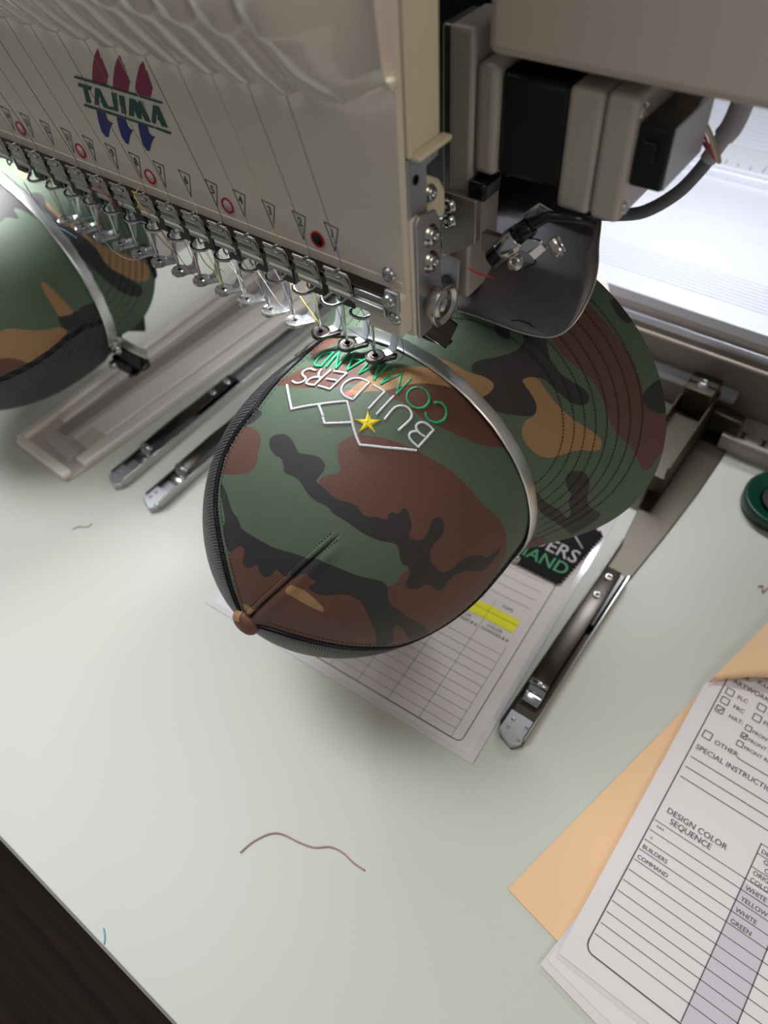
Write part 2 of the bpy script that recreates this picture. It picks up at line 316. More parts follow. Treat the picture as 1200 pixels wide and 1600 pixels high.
white=[('mountain',[[(-23.4,.1886),(-12.8,.2522)],[(-12.8,.2522),(-4.6,.2164),(3.2,.1777)],[(3.2,.1777),(7.3,.2001),(9.7,.2143),(13.1,.2328),(16.9,.2472)],[(16.9,.2472),(23.9,.2146),(31.5,.1726)]]),('diamond',[[(-4.3,.2174),(-.2,.2364)],[(.1,.2396),(2.2,.2509),(6.3,.2325),(9.5,.2157)]]),('B',[[(30.7,.1108),(31.2,.1637)],[(30.7,.1108),(28.3,.1104),(26.4,.1144),(25.6,.1259),(26.1,.1339),(27.3,.1383),(28.8,.1387),(30.3,.1359)],[(27.4,.1391),(26.4,.1458),(26.1,.1542),(26.8,.1615),(28.5,.1644),(31.2,.1637)]]),('U',[[(17.1,.1658),(16.7,.1427),(16.7,.127),(17.6,.1169),(19.4,.1107),(21.5,.1132),(22.7,.1196),(23.2,.1309),(22.9,.1658)]]),('I',[[(13.7,.1092),(14.0,.1679)]]),('L',[[(5.9,.1124),(10.5,.112),(10.7,.1668)]]),('D',[[(4.2,.1116),(4.4,.1675)],[(4.2,.1116),(1.4,.1115),(-.8,.1171),(-2.2,.1283),(-2.6,.144),(-1.6,.1605),(.3,.1687),(2.3,.1704),(4.4,.1675)]]),('E',[[(-4.8,.1151),(-5.1,.1698)],[(-4.8,.1151),(-9.6,.1213)],[(-5.6,.1423),(-9.4,.1474)],[(-5.1,.1698),(-9.9,.1721)]]),('R',[[(-11.1,.1204),(-11.6,.1741)],[(-11.6,.1741),(-14.3,.1766),(-15.8,.1734),(-15.7,.1633),(-14.6,.1528),(-11.9,.149)],[(-13.0,.1498),(-14.3,.1374),(-14.8,.1248)]]),('S',[[(-16.5,.1335),(-19.4,.1294),(-21.3,.1356),(-21.5,.1464),(-19.9,.1541),(-17.4,.16),(-16.8,.1707),(-18.5,.1801),(-20.7,.1796),(-22.3,.175)]])]
green=[('C',[[(24.6,.0635),(25.3,.0548),(26.7,.0517),(28.6,.0547),(30.1,.0638),(30.8,.0783),(29.9,.0938),(28.0,.1016),(26.2,.101),(24.9,.094)]]),('O',[[(23.2,.0692),(23.4,.0755),(23.5,.0819),(23.3,.0882),(22.8,.0937),(22.1,.0982),(21.3,.1013),(20.4,.1027),(19.4,.1024),(18.4,.1004),(17.6,.0968),(16.9,.0919),(16.3,.086),(16.0,.0795),(16.0,.073),(16.2,.0668),(16.7,.0614),(17.4,.0571),(18.2,.0543),(19.2,.053),(20.1,.0533),(21.1,.0553),(22.0,.0587),(22.7,.0635),(23.2,.0692)]]),('M',[[(13.5,.0505),(13.9,.1016)],[(13.9,.1016),(9.9,.0516)],[(9.9,.0516),(7.5,.1016)],[(7.5,.1016),(6.5,.0505)]]),('M',[[(3.9,.0504),(4.6,.1004)],[(4.8,.101),(1.2,.0571)],[(1.2,.0571),(-1.2,.1043)],[(-1.2,.1043),(-1.9,.0647)]]),('A',[[(-4.0,.0565),(-5.7,.1068)],[(-5.7,.1068),(-9.4,.0579)],[(-8.0,.072),(-4.6,.0682)]]),('N',[[(-11.4,.0576),(-9.9,.1123)],[(-9.9,.1123),(-15.6,.0622)],[(-15.6,.0622),(-13.9,.1155)]]),('D',[[(-17.6,.0665),(-16.1,.1176)],[(-17.6,.0665),(-20.4,.0707),(-21.5,.0831),(-21.1,.0993),(-20.1,.1129),(-18.5,.1192),(-16.1,.1176)]])]
star=[(11.0,.1712),(13.7,.1845),(16.4,.1725),(15.5,.1946),(18.1,.2042),(14.8,.203),(13.9,.2242),(13.0,.2036),(9.6,.2065),(12.4,.1918)]
starc=[(13.8,.1948)]
PANEL_LOGO={'bar1':[(-0.3522,0.3253),(-0.3509,0.3257),(-0.2899,0.3259),(-0.2909,0.325),(-0.3066,0.325),(-0.3526,0.3246)],'bar2':[(-0.3524,0.3126),(-0.3514,0.313),(-0.2899,0.313),(-0.2909,0.3119),(-0.3015,0.3123),(-0.3528,0.3118)],'T':[(-0.3509,0.3226),(-0.3406,0.3226),(-0.3426,0.3209),(-0.345,0.3208),(-0.3459,0.3145),(-0.3495,0.3142),(-0.348,0.3211),(-0.3515,0.3209)],'A1':[(-0.3382,0.3227),(-0.3349,0.3227),(-0.3325,0.3145),(-0.3362,0.3144),(-0.337,0.3167),(-0.338,0.3167),(-0.3363,0.3178),(-0.3373,0.3203),(-0.3396,0.315),(-0.3431,0.3143)],'J':[(-0.3262,0.323),(-0.3226,0.3231),(-0.3258,0.3147),(-0.3318,0.3145),(-0.3319,0.3157),(-0.328,0.316)],'I':[(-0.3209,0.3228),(-0.3173,0.3229),(-0.32,0.3146),(-0.3232,0.3146)],'M':[(-0.3135,0.3229),(-0.3097,0.323),(-0.3088,0.3211),(-0.3072,0.3231),(-0.3044,0.3231),(-0.3033,0.3145),(-0.3066,0.3146),(-0.308,0.3189),(-0.3091,0.3147),(-0.3119,0.3147),(-0.3126,0.3191),(-0.3144,0.3148),(-0.318,0.3146)],'A2':[(-0.2974,0.3231),(-0.2938,0.3233),(-0.2915,0.3148),(-0.2952,0.3146),(-0.296,0.317),(-0.2974,0.3171),(-0.296,0.3184),(-0.2966,0.3204),(-0.2995,0.3147),(-0.3021,0.3149)],'p1':[(-0.3259,0.3412),(-0.3256,0.3397),(-0.326,0.3378),(-0.3253,0.3373),(-0.3243,0.3306),(-0.3282,0.3259),(-0.3385,0.3256),(-0.3369,0.3286),(-0.3337,0.3333),(-0.3296,0.3381)],'p2':[(-0.3109,0.3411),(-0.3108,0.3394),(-0.3108,0.3378),(-0.31,0.3375),(-0.3095,0.3305),(-0.3131,0.3258),(-0.3237,0.3256),(-0.321,0.3303),(-0.3175,0.335),(-0.314,0.3387)],'p3':[(-0.2956,0.3412),(-0.2954,0.3395),(-0.2958,0.338),(-0.2948,0.3376),(-0.2943,0.3307),(-0.2978,0.3263),(-0.3079,0.326),(-0.306,0.33),(-0.3024,0.3347),(-0.2989,0.3389)],'b1':[(-0.3436,0.3117),(-0.3369,0.312),(-0.337,0.3088),(-0.3356,0.3077),(-0.3334,0.3079),(-0.3373,0.3045),(-0.3416,0.2992),(-0.3437,0.2992),(-0.3456,0.3014),(-0.3452,0.3059)],'b2':[(-0.3286,0.3116),(-0.3221,0.3117),(-0.3219,0.3089),(-0.3206,0.3077),(-0.3188,0.3077),(-0.3226,0.3043),(-0.3262,0.2994),(-0.3281,0.2994),(-0.3299,0.3019),(-0.3298,0.3066)],'b3':[(-0.3131,0.312),(-0.3065,0.3122),(-0.3067,0.3091),(-0.3054,0.3079),(-0.303,0.3082),(-0.3067,0.3049),(-0.3108,0.2997),(-0.3128,0.2995),(-0.3146,0.3019),(-0.3142,0.3074)]}
REDDOT=(1.5,0.1568)
CROWN = [2.5358, 1.8413, .0212, -.2013, .0884, -.0013, .0005, -.0073, -.0072, -.0023]
BY, BZ = .1058, .1143
def crown(a, t, off=0.0):
    a = np.radians(np.asarray(a, float)); t = np.asarray(t, float); T = 1 - (1 - t) ** 2
    pw, q, bb, bx, R0, sx, sz, c1, c2, c4 = CROWN
    S = np.sin(PI * T)
    r = R0 * np.clip(1 - np.abs(T) ** pw, 0, 1) ** (1 / q) * (1 + S * (bb + c1 * np.cos(2 * a) + c2 * np.sin(2 * a) + c4 * np.sin(3 * a)))
    P = np.stack([-.1937 + (bx + .1937) * T * T + sx * S + r * np.sin(a), .24 + (BY - .24) * T + 0 * a, .124 + (BZ - .124) * T * T + sz * S + r * np.cos(a)], -1)
    if np.any(off):
        e = 1e-3
        n = np.cross(crown(np.degrees(a) + .05, t) - crown(np.degrees(a) - .05, t), crown(np.degrees(a), t + e) - crown(np.degrees(a), t - e))
        n /= np.linalg.norm(n, axis=-1, keepdims=True) + 1e-12
        rad = P - np.array([-.195, .17, .12]); s = np.sign((n * rad).sum(-1, keepdims=True)); P = P + n * s * np.asarray(off)[..., None]
    return P
V1 = [34.4269, 78.8463, .0673, .2742, .3491, .5047, .1247, -.0065]
V2 = [34.4, 78.8, .058, .35, .10, .25, .05, 0]
def visor(a, s, V, off=0.0):
    a = np.radians(np.asarray(a, float)); s = np.asarray(s, float); a0, Wd, L, k, flr, cv, kx, kz = V
    r = .0888 + s * flr + cv * s * s * 10 + off
    return np.stack([-.1937 + r * np.sin(a) + kx * s, .243 + s * math.sqrt(1 - flr * flr) - off * flr, .124 + r * np.cos(a) + kz * s], -1)

def sdf(pts, polys):
    """positive inside any polygon"""
    best = np.full(len(pts), -1.0)
    for poly in polys:
        A = np.asarray(poly, float); B = np.roll(A, -1, 0)
        lo = A.min(0) - .006; hi = A.max(0) + .006
        k = np.where(((pts > lo) & (pts < hi)).all(1))[0]
        if not len(k): continue
        P = pts[k]; d = np.full(len(P), 9.0); ins = np.zeros(len(P), bool)
        for a, b in zip(A, B):
            e = b - a; L = (e * e).sum() + 1e-18
            t = np.clip(((P - a) @ e) / L, 0, 1); q = a + t[:, None] * e
            d = np.minimum(d, np.hypot(*(P - q).T))
            c = ((a[1] > P[:, 1]) != (b[1] > P[:, 1])) & (P[:, 0] < (b[0] - a[0]) * (P[:, 1] - a[1]) / ((b[1] - a[1]) or 1e-12) + a[0])
            ins ^= c
        best[k] = np.maximum(best[k], np.where(ins, d, -d))
    return np.maximum(best, -0.01)

def smooth_poly(p, it=2):
    p = np.asarray(p, float)
    for _ in range(it):
        q = np.roll(p, -1, 0); p = np.stack([p * .75 + q * .25, p * .25 + q * .75], 1).reshape(-1, 2)
    return p

def camo_mat():
    m = bpy.data.materials.new('camouflage_twill'); m.use_nodes = True; nt = m.node_tree; N = nt.nodes; L = nt.links
    b = N['Principled BSDF']; b.inputs['Roughness'].default_value = 0.62
    b.inputs['Sheen Weight'].default_value = 0.07; b.inputs['Sheen Roughness'].default_value = 0.4
    prev = None
    cols = dict(green='#4f5d4a', brown='#5d3a2d', black='#282424', tan='#9b764e')
    for k in ('brown', 'black', 'tan'):
        at = N.new('ShaderNodeAttribute'); at.attribute_name = k
        mr = N.new('ShaderNodeMapRange'); mr.inputs['From Min'].default_value = -.00018; mr.inputs['From Max'].default_value = .00018
        L.new(at.outputs['Fac'], mr.inputs['Value'])
        mx = N.new('ShaderNodeMix'); mx.data_type = 'RGBA'; L.new(mr.outputs[0], mx.inputs['Factor'])
        if prev is None: mx.inputs['A'].default_value = lin(cols['green'])
        else: L.new(prev, mx.inputs['A'])
        mx.inputs['B'].default_value = lin(cols[k]); prev = mx.outputs['Result']
    uv = N.new('ShaderNodeUVMap'); uv.uv_map = 'UVMap'
    wv = N.new('ShaderNodeTexWave'); wv.wave_type = 'BANDS'; wv.bands_direction = 'DIAGONAL'
    wv.inputs['Scale'].default_value = 640; wv.inputs['Distortion'].default_value = 1.0; wv.inputs['Detail'].default_value = 1; wv.inputs['Detail Scale'].default_value = 3
    L.new(uv.outputs[0], wv.inputs['Vector'])
    nz = N.new('ShaderNodeTexNoise'); nz.inputs['Scale'].default_value = 1500; L.new(uv.outputs[0], nz.inputs['Vector'])
    mul = N.new('ShaderNodeMath'); mul.operation = 'MULTIPLY_ADD'; L.new(wv.outputs['Fac'], mul.inputs[0]); mul.inputs[1].default_value = .55
    m2 = N.new('ShaderNodeMath'); m2.operation = 'MULTIPLY_ADD'; L.new(nz.outputs['Fac'], m2.inputs[0]); m2.inputs[1].default_value = .6; m2.inputs[2].default_value = .48
    L.new(m2.outputs[0], mul.inputs[2])
    vm = N.new('ShaderNodeMix'); vm.data_type = 'RGBA'; vm.blend_type = 'MULTIPLY'; vm.inputs['Factor'].default_value = 1
    cc = N.new('ShaderNodeCombineColor'); [L.new(mul.outputs[0], cc.inputs[i]) for i in range(3)]
    L.new(prev, vm.inputs['A']); L.new(cc.outputs[0], vm.inputs['B']); L.new(vm.outputs['Result'], b.inputs['Base Color'])
    bp = N.new('ShaderNodeBump'); bp.inputs['Strength'].default_value = .5; bp.inputs['Distance'].default_value = .0003
    L.new(mul.outputs[0], bp.inputs['Height']); L.new(bp.outputs[0], b.inputs['Normal'])
    return m
CAMO = camo_mat()
def mesh_mat():
    m = bpy.data.materials.new('black_mesh_fabric'); m.use_nodes = True; nt = m.node_tree; N = nt.nodes; L = nt.links
    b = N['Principled BSDF']; b.inputs['Roughness'].default_value = .38
    uv = N.new('ShaderNodeUVMap'); uv.uv_map = 'UVMap'; outs = []
    for d, s in (('X', 140), ('Y', 200)):
        wv = N.new('ShaderNodeTexWave'); wv.bands_direction = d; wv.inputs['Scale'].default_value = s; wv.inputs['Distortion'].default_value = 1.2; wv.inputs['Detail Scale'].default_value = 4
        L.new(uv.outputs[0], wv.inputs['Vector']); outs.append(wv.outputs['Fac'])
    mx = N.new('ShaderNodeMath'); mx.operation = 'MULTIPLY'; L.new(outs[0], mx.inputs[0]); L.new(outs[1], mx.inputs[1])
    cr = N.new('ShaderNodeValToRGB'); cr.color_ramp.elements[0].color = lin('#050506'); cr.color_ramp.elements[1].color = lin('#9c99a2')  # pale ramp end paints glints onto the black mesh threads
    cr.color_ramp.elements[0].position = .38; cr.color_ramp.elements[1].position = .95
    L.new(mx.outputs[0], cr.inputs[0]); L.new(cr.outputs[0], b.inputs['Base Color'])
    bp = N.new('ShaderNodeBump'); bp.inputs['Strength'].default_value = 1.0; bp.inputs['Distance'].default_value = .0008
    L.new(mx.outputs[0], bp.inputs['Height']); L.new(bp.outputs[0], b.inputs['Normal'])
    return m
MESHM = mesh_mat()
BROWN = mat('brown_button_cloth', '#6a4330', 0.6, bump=(3000, .2))
TAN = mat('tan_button_cloth', '#a07a50', 0.6)

def grid_obj(name, P, UV, attrs, m, parent, smooth=True, solid=0, offs=None, wrap=False):
    nu, nv = P.shape[:2]
    inv = W(parent).inverted(); A = np.array(inv)
    V = P.reshape(-1, 3) @ A[:3, :3].T + A[:3, 3]
    me = bpy.data.meshes.new(name)
    idx = np.arange(nu * nv).reshape(nu, nv)
    q = np.stack([idx[:-1, :-1], idx[1:, :-1], idx[1:, 1:], idx[:-1, 1:]], -1).reshape(-1, 4)
    if wrap:
        q2 = np.stack([idx[-1, :-1], idx[0, :-1], idx[0, 1:], idx[-1, 1:]], -1).reshape(-1, 4); q = np.concatenate([q, q2])
    me.vertices.add(len(V)); me.vertices.foreach_set('co', V.ravel())
    me.loops.add(q.size); me.loops.foreach_set('vertex_index', q.ravel())
    me.polygons.add(len(q)); me.polygons.foreach_set('loop_start', np.arange(0, q.size, 4)); me.polygons.foreach_set('loop_total', np.full(len(q), 4))
    me.update(calc_edges=True)
    me.polygons.foreach_set('use_smooth', [smooth] * len(q))
    ul = me.uv_layers.new(name='UVMap'); ul.data.foreach_set('uv', UV.reshape(-1, 2)[q.ravel()].ravel())
    for k, v in (attrs or {}).items():
        a = me.attributes.new(k, 'FLOAT', 'POINT'); a.data.foreach_set('value', np.asarray(v, np.float32).ravel())
    me.materials.append(m); me.validate()
    o = bpy.data.objects.new(name, me); COL.objects.link(o); o.parent = parent
    if solid:
        s = o.modifiers.new('solid', 'SOLIDIFY'); s.thickness = solid; s.offset = 0
    return o

KA, KT, KS = .0015, .16, 1.0          # metric scale of the surface coordinates
def make_cap(dx, camo, vcamo, V, seamL, seamR, root, logo=True):
    D = np.array([dx, 0, 0])
    def C(a, t, off=0.0): return crown(a, t, np.asarray(off)) + D
    tl, al = np.array(seamL)[:, 1], np.array(seamL)[:, 0]; tr, ar = np.array(seamR)[:, 1], np.array(seamR)[:, 0]
    fl_ = lambda t: np.interp(t, tl, al); fr_ = lambda t: np.interp(t, tr, ar)
    nu, nv = (520, 240) if logo else (330, 230)
    t = np.linspace(-0.01, 0.985, nv); t = np.where(t < 0, 0, t); u = np.linspace(0, 1, nu)
    T, U = np.meshgrid(t, u); A = fl_(T) + (fr_(T) - fl_(T)) * U
    # dart: a shallow crease with a raised fold beside it
    off = np.zeros_like(A)
    if logo:
        da = np.interp(T, [d[1] for d in DART], [d[0] for d in DART]); rr = .088 * np.clip(1 - (1 - (1 - T) ** 2) ** 2.5, 0, 1) ** .54
        dist = np.radians(A - da) * rr
        fade = np.clip((T - .44) / .06, 0, 1)
        off = fade * (.0009 * np.exp(-((dist + .0016) / .0013) ** 4) - .0026 * np.exp(-(dist / .00055) ** 2) + .0010 * np.exp(-((dist - .004) / .003) ** 2))
        # soft pleats of the cloth near the band and gentle waviness
        off += .0006 * np.sin(A / 9) * np.clip(1 - T * 4, 0, 1)
    off = off - .0006 * np.exp(-(U / .006) ** 2) - .0006 * np.exp(-((1 - U) / .006) ** 2)
    P = C(A, T, off)
    uvp = np.stack([A * KA, T * KT], -1)
    pts = uvp.reshape(-1, 2)
    attrs = {k: sdf(pts, [smooth_poly(np.array(p) * [KA, KT]) for p in camo[k]]) for k in camo}
    grid_obj('front_panel', P, uvp, attrs, CAMO, root)
    # mesh side and back: from the right seam round below to the left seam
    T, U = np.meshgrid(np.linspace(0, .985, 90), np.linspace(0, 1, 200)); A = fr_(T) - .4 + (fl_(T) + 360.8 - fr_(T)) * U
    bul = .0016 * np.sin(PI * np.clip(T * 1.02, 0, 1)) * np.minimum(1, np.minimum(U, 1 - U) * 18)
    P = C(np.where(A > 180, A - 360, A), T, bul - .0004)
    o = grid_obj('mesh_panel', P, np.stack([A * KA * 1.0, T * KT], -1), None, MESHM, root)
    # piping ribs either side of the seam
    for side, (aa, tt) in enumerate(((al, tl), (ar, tr))):
        ts = np.linspace(.01, .95, 70); sgn = -1 if side == 0 else 1
        for k_, wd in enumerate((.0011, .0036)):
            rr = .088 * np.clip(1 - (1 - (1 - ts) ** 2) ** 2.5, 0.02, 1) ** .54
            a_ = np.interp(ts, tt, aa) + sgn * np.degrees(np.minimum(wd / rr, .3))
            MB().tube([tuple(p) for p in C(a_, ts, np.full(70, .0004))], .0005, 6).build('seam_piping', M['rubber'] if 0 else M['black'], root, smooth=True)
    # panel top stitching, small dark dashes
    sm = MB()
    for side, (aa, tt) in enumerate(((al, tl), (ar, tr))):
        sgn = 1 if side == 0 else -1; ts = np.linspace(.01, .93, 64)
        rr = .088 * np.clip(1 - (1 - (1 - ts) ** 2) ** 2.5, 0.05, 1) ** .54
        a_ = np.interp(ts, tt, aa) + sgn * np.degrees(np.minimum(.0042 / rr, .3))
        Q = C(a_, ts, np.full(64, .0001))
        for i in range(63):
            p, q = Q[i], Q[i] + (Q[i + 1] - Q[i]) * .62; sm.tube([tuple(p), tuple(q)], .00017, 4)
    if logo:
        for o_, (d0, d1) in ((-.0016, (0, 1)), (.0006, (0, 1))):
            ts = np.linspace(.455, .93, 50); rr = .088 * np.clip(1 - (1 - (1 - ts) ** 2) ** 2.5, 0.05, 1) ** .54
            a_ = np.interp(ts, [d[1] for d in DART], [d[0] for d in DART]) + np.degrees(o_ * 2 / rr)
            Q = C(a_, ts, np.full(50, .0003))
            for i in range(49): sm.tube([tuple(Q[i]), tuple(Q[i] + (Q[i + 1] - Q[i]) * .6)], .00018, 4)
    sm.build('stitching', M['stitch'], root)
    # button on the crown
    bc = Vector((CROWN[3] + dx + .0005, BY - .0002, BZ)); ax = Vector((0.05, -1, 0.12)).normalized()
    MB().lathe([(.0078, -.0012), (.0082, .0004), (.0080, .0020), (.0068, .0036), (.0045, .0046), (0, .0051)], bc, ax, 36).build('button', BROWN, root, smooth=True, label='cloth covered button')
    # visor
    a0, Wd, Lm, kk = V[:4]
    nu, nv = 240, 90
    uu = np.linspace(-.9995, .9995, nu); ss = np.linspace(0, 1, nv)
    S_, U_ = np.meshgrid(ss, uu); A = a0 + Wd * U_; Lu = Lm * np.clip(np.cos(PI / 2 * U_), 0, 1) ** kk; S = S_ * Lu
    pts = np.stack([A * KA, S], -1)
    row = np.zeros_like(A)
    ROWS = [(37 + i * 33 / 7, (.0325 + i * .0296 / 7) * Lm / .0673) for i in range(8)]
    for wr, sr in ROWS:
        q = np.abs((A - a0) / wr); sr_ = sr * np.sqrt(np.clip(1 - q * q, 0, 1)); row += np.where(q < 1, np.exp(-((S - sr_) / .0006) ** 2), 0)
    attrs = {k: sdf(pts.reshape(-1, 2), [smooth_poly(np.array(p) * [KA, 1]) for p in vcamo[k]]) for k in vcamo}
    top = visor(A, S, V, -.0004 * row) + D; bot = visor(A, S, V, -.0022) + D
    vo = grid_obj('visor', top, pts * [1, 1], attrs, CAMO, root)
    grid_obj('visor_underside', bot, pts, attrs, CAMO, vo)
    e = np.stack([visor(A[:, -1], S[:, -1], V, o_) for o_ in (0.0, .0006, .0000, -.0022, -.0026, -.0022)], 1) + D
    tt = (visor(A[:, -1], S[:, -1] + .0009, V, 0) + D); e[:, 2] = tt; e[:, 1] = (e[:, 0] + tt) / 2; tb_ = visor(A[:, -1], S[:, -1] + .0009, V, -.0022) + D; e[:, 3] = tb_; e[:, 4] = (tb_ + e[:, 5]) / 2
    eu = np.stack([np.repeat(A[:, -1:] * KA, 6, 1), np.repeat(S[:, -1:], 6, 1)], -1)
    ea = {k: np.repeat(np.asarray(attrs[k]).reshape(nu, nv)[:, -1:], 6, 1) for k in attrs}
    grid_obj('visor_edge', e, eu, ea, CAMO, vo)
    for wr, sr in ROWS:
        mb = MB(); n = 92 if logo else 50
        aa = np.linspace(-wr * .995, wr * .995, n * 4); sv = sr * np.sqrt(1 - (aa / wr) ** 2)
        P = visor(a0 + aa, sv, V, .00005) + D
        seg = np.concatenate([[0], np.cumsum(np.linalg.norm(np.diff(P, axis=0), axis=1))]); st = np.arange(0, seg[-1], .0021)
        for s0 in st:
            p = [np.interp(s0, seg, P[:, i]) for i in range(3)]; q = [np.interp(s0 + .0014, seg, P[:, i]) for i in range(3)]
            mb.tube([p, q], .00022, 4)
        mb.build('stitch_row', M['stitch'], root)
    return root

SL = [(-34.1, 0), (-33, .03), (-30.8, .0942), (-30.8, .1615), (-31.2, .2675), (-36.0, .3428), (-39.4, .4072), (-39.7, .474), (-38, .5511), (-32.7, .6301), (-27.2, .7119), (-20.5, .8286), (-12.0, .94), (-10, 1)]
SR = [(99, 0), (99, .06), (101, .12), (110, .2), (117, .28), (119, .35), (115, .42), (107, .5), (100, .6), (92, .69), (81, .79), (66, .9), (60, 1)]
SR2 = [(96, 0), (93, .06), (92, .12), (95, .2), (97, .28), (99.7, .4), (99, .6), (92, .7), (81, .8), (66, .9), (60, 1)]
cap1 = empty('baseball_cap', (-.1937, .17, .124), 'camouflage cap being embroidered with white and green lettering, seen whole under the needles', 'cap')
make_cap(0, crown_camo, visor_camo, V1, SL, SR, cap1)
cap2 = empty('baseball_cap', (-.5737, .17, .124), 'camouflage cap at the left edge of the photo, cut off by it', 'cap')
make_cap(-.38, crown2, visor2, V2, SL, SR2, cap2, logo=False)

# tan patch on the button
# ---------------------------------------------------------------- embroidery on the first cap
def satin(path, w, m, name, label, root, step=.00036, sub=False):
    mb = MB()
    for st in path:
        P2 = np.array(st, float)
        if len(P2) > 2:                         # smooth bends lightly: chaikin once for curves
            if len(P2) > 4:
                Q = [P2[0]]
                for i in range(len(P2) - 1): Q += [P2[i] * .75 + P2[i + 1] * .25, P2[i] * .25 + P2[i + 1] * .75]
                Q.append(P2[-1]); P2 = np.array(Q)
        # fine resample in surface coordinates
        fine = []
        for i in range(len(P2) - 1):
            n = 24
            for k in range(n): fine.append(P2[i] + (P2[i + 1] - P2[i]) * k / n)
        fine.append(P2[-1]); fine = np.array(fine)
        Q = crown(fine[:, 0], fine[:, 1], np.full(len(fine), .0002)); Nn = crown(fine[:, 0], fine[:, 1], np.full(len(fine), .0012)) - Q
        Nn /= np.linalg.norm(Nn, axis=1, keepdims=True)
        seg = np.concatenate([[0], np.cumsum(np.linalg.norm(np.diff(Q, axis=0), axis=1))])
        nst = max(2, int(seg[-1] / step)); dl = seg[-1]
        for i in range(nst + 1):
            s = dl * i / nst
            p = np.array([np.interp(s, seg, Q[:, j]) for j in range(3)]); n = np.array([np.interp(s, seg, Nn[:, j]) for j in range(3)])
            p2 = np.array([np.interp(min(dl, s + .0005), seg, Q[:, j]) for j in range(3)]); p1 = np.array([np.interp(max(0, s - .0005), seg, Q[:, j]) for j in range(3)])
            tg = p2 - p1; tg /= np.linalg.norm(tg) + 1e-12; sd = np.cross(n, tg); h = w / 2 * random.uniform(.9, 1.08)
            sl = tg * .00018
            r = step * .58
            pts = [p - sd * h - sl - n * .0001, p - sd * h * .5 - sl * .5 + n * .00038, p + sd * h * .5 + sl * .5 + n * .00038, p + sd * h + sl - n * .0001]
            mb.tube([tuple(q) for q in pts], [r * .8, r, r, r * .8], 5)
    o = mb.build(name, m, root, smooth=True)
    if label: o['label'] = label
    return o
for n, st in white:
    nm = 'embroidered_outline' if len(n) > 1 else 'embroidered_letter'
    satin(st, .0013 if len(n) > 1 else .0012, M['wthread'], nm, {'mountain': 'white mountain outline', 'diamond': 'white diamond outline'}.get(n, 'white letter ' + n), cap1)
for n, st in green:
    satin(st, .00125, M['gthread'], 'embroidered_letter', 'green letter ' + n, cap1)
# star: five raised stitched arms
mb = MB(); ctr = np.array(starc[0])
def CP(a, t, o): return crown(np.array([a]), np.array([t]), np.array([o]))[0]
for i in range(5):
    tip = np.array(star[2 * i]); l = np.array(star[(2 * i - 1) % 10]); r = np.array(star[(2 * i + 1) % 10])
    for k in range(26):
        f = k / 25; e1 = l + (tip - l) * f; e2 = r + (tip - r) * f; mid = ctr + (tip - ctr) * (f * .92 + .04)
        mb.tube([tuple(CP(*e1, .0002)), tuple(CP(*(e1 * .5 + mid * .5), .0006)), tuple(CP(*mid, .0008)), tuple(CP(*(e2 * .5 + mid * .5), .0006)), tuple(CP(*e2, .0002))], .00017, 4)
    mb.add([CP(*ctr, .0007), CP(*l, .0001), CP(*tip, .0002), CP(*r, .0001)], [(0, 1, 2), (0, 2, 3)])
mb.build('embroidered_star', M['ythread'], cap1, smooth=True, label='yellow five pointed star')
# tan quarter of the button cloth
bc = Vector((CROWN[3] + .0005, BY - .0002, BZ)); ax = Vector((0.05, -1, 0.12)).normalized()
e1 = Vector((1, 0, 0)); e1 = (e1 - ax * e1.dot(ax)).normalized(); e2 = ax.cross(e1)
if e2.z < 0: e2 = -e2
mb = MB(); vs = []; fs = []
for i in range(9):
    for j in range(13):
        r = [.0083, .00835, .00815, .0075, .0069, .006, .0052, .0047, .0044][i]; h = [.0002, .0012, .0021, .0031, .0037, .0042, .0046, .0047, .0048][i]
        a = math.radians(100 + j * 5.5 - i * 1); vs.append(bc + (e1 * math.cos(a) + e2 * math.sin(a)) * r + ax * (h + .0001))
for i in range(8):
    for j in range(12): fs.append((i * 13 + j, i * 13 + j + 1, i * 13 + j + 14, i * 13 + j + 13))
mb.add(vs, fs).build('button_patch', TAN, cap1, smooth=True, label='tan camouflage spot on the button')

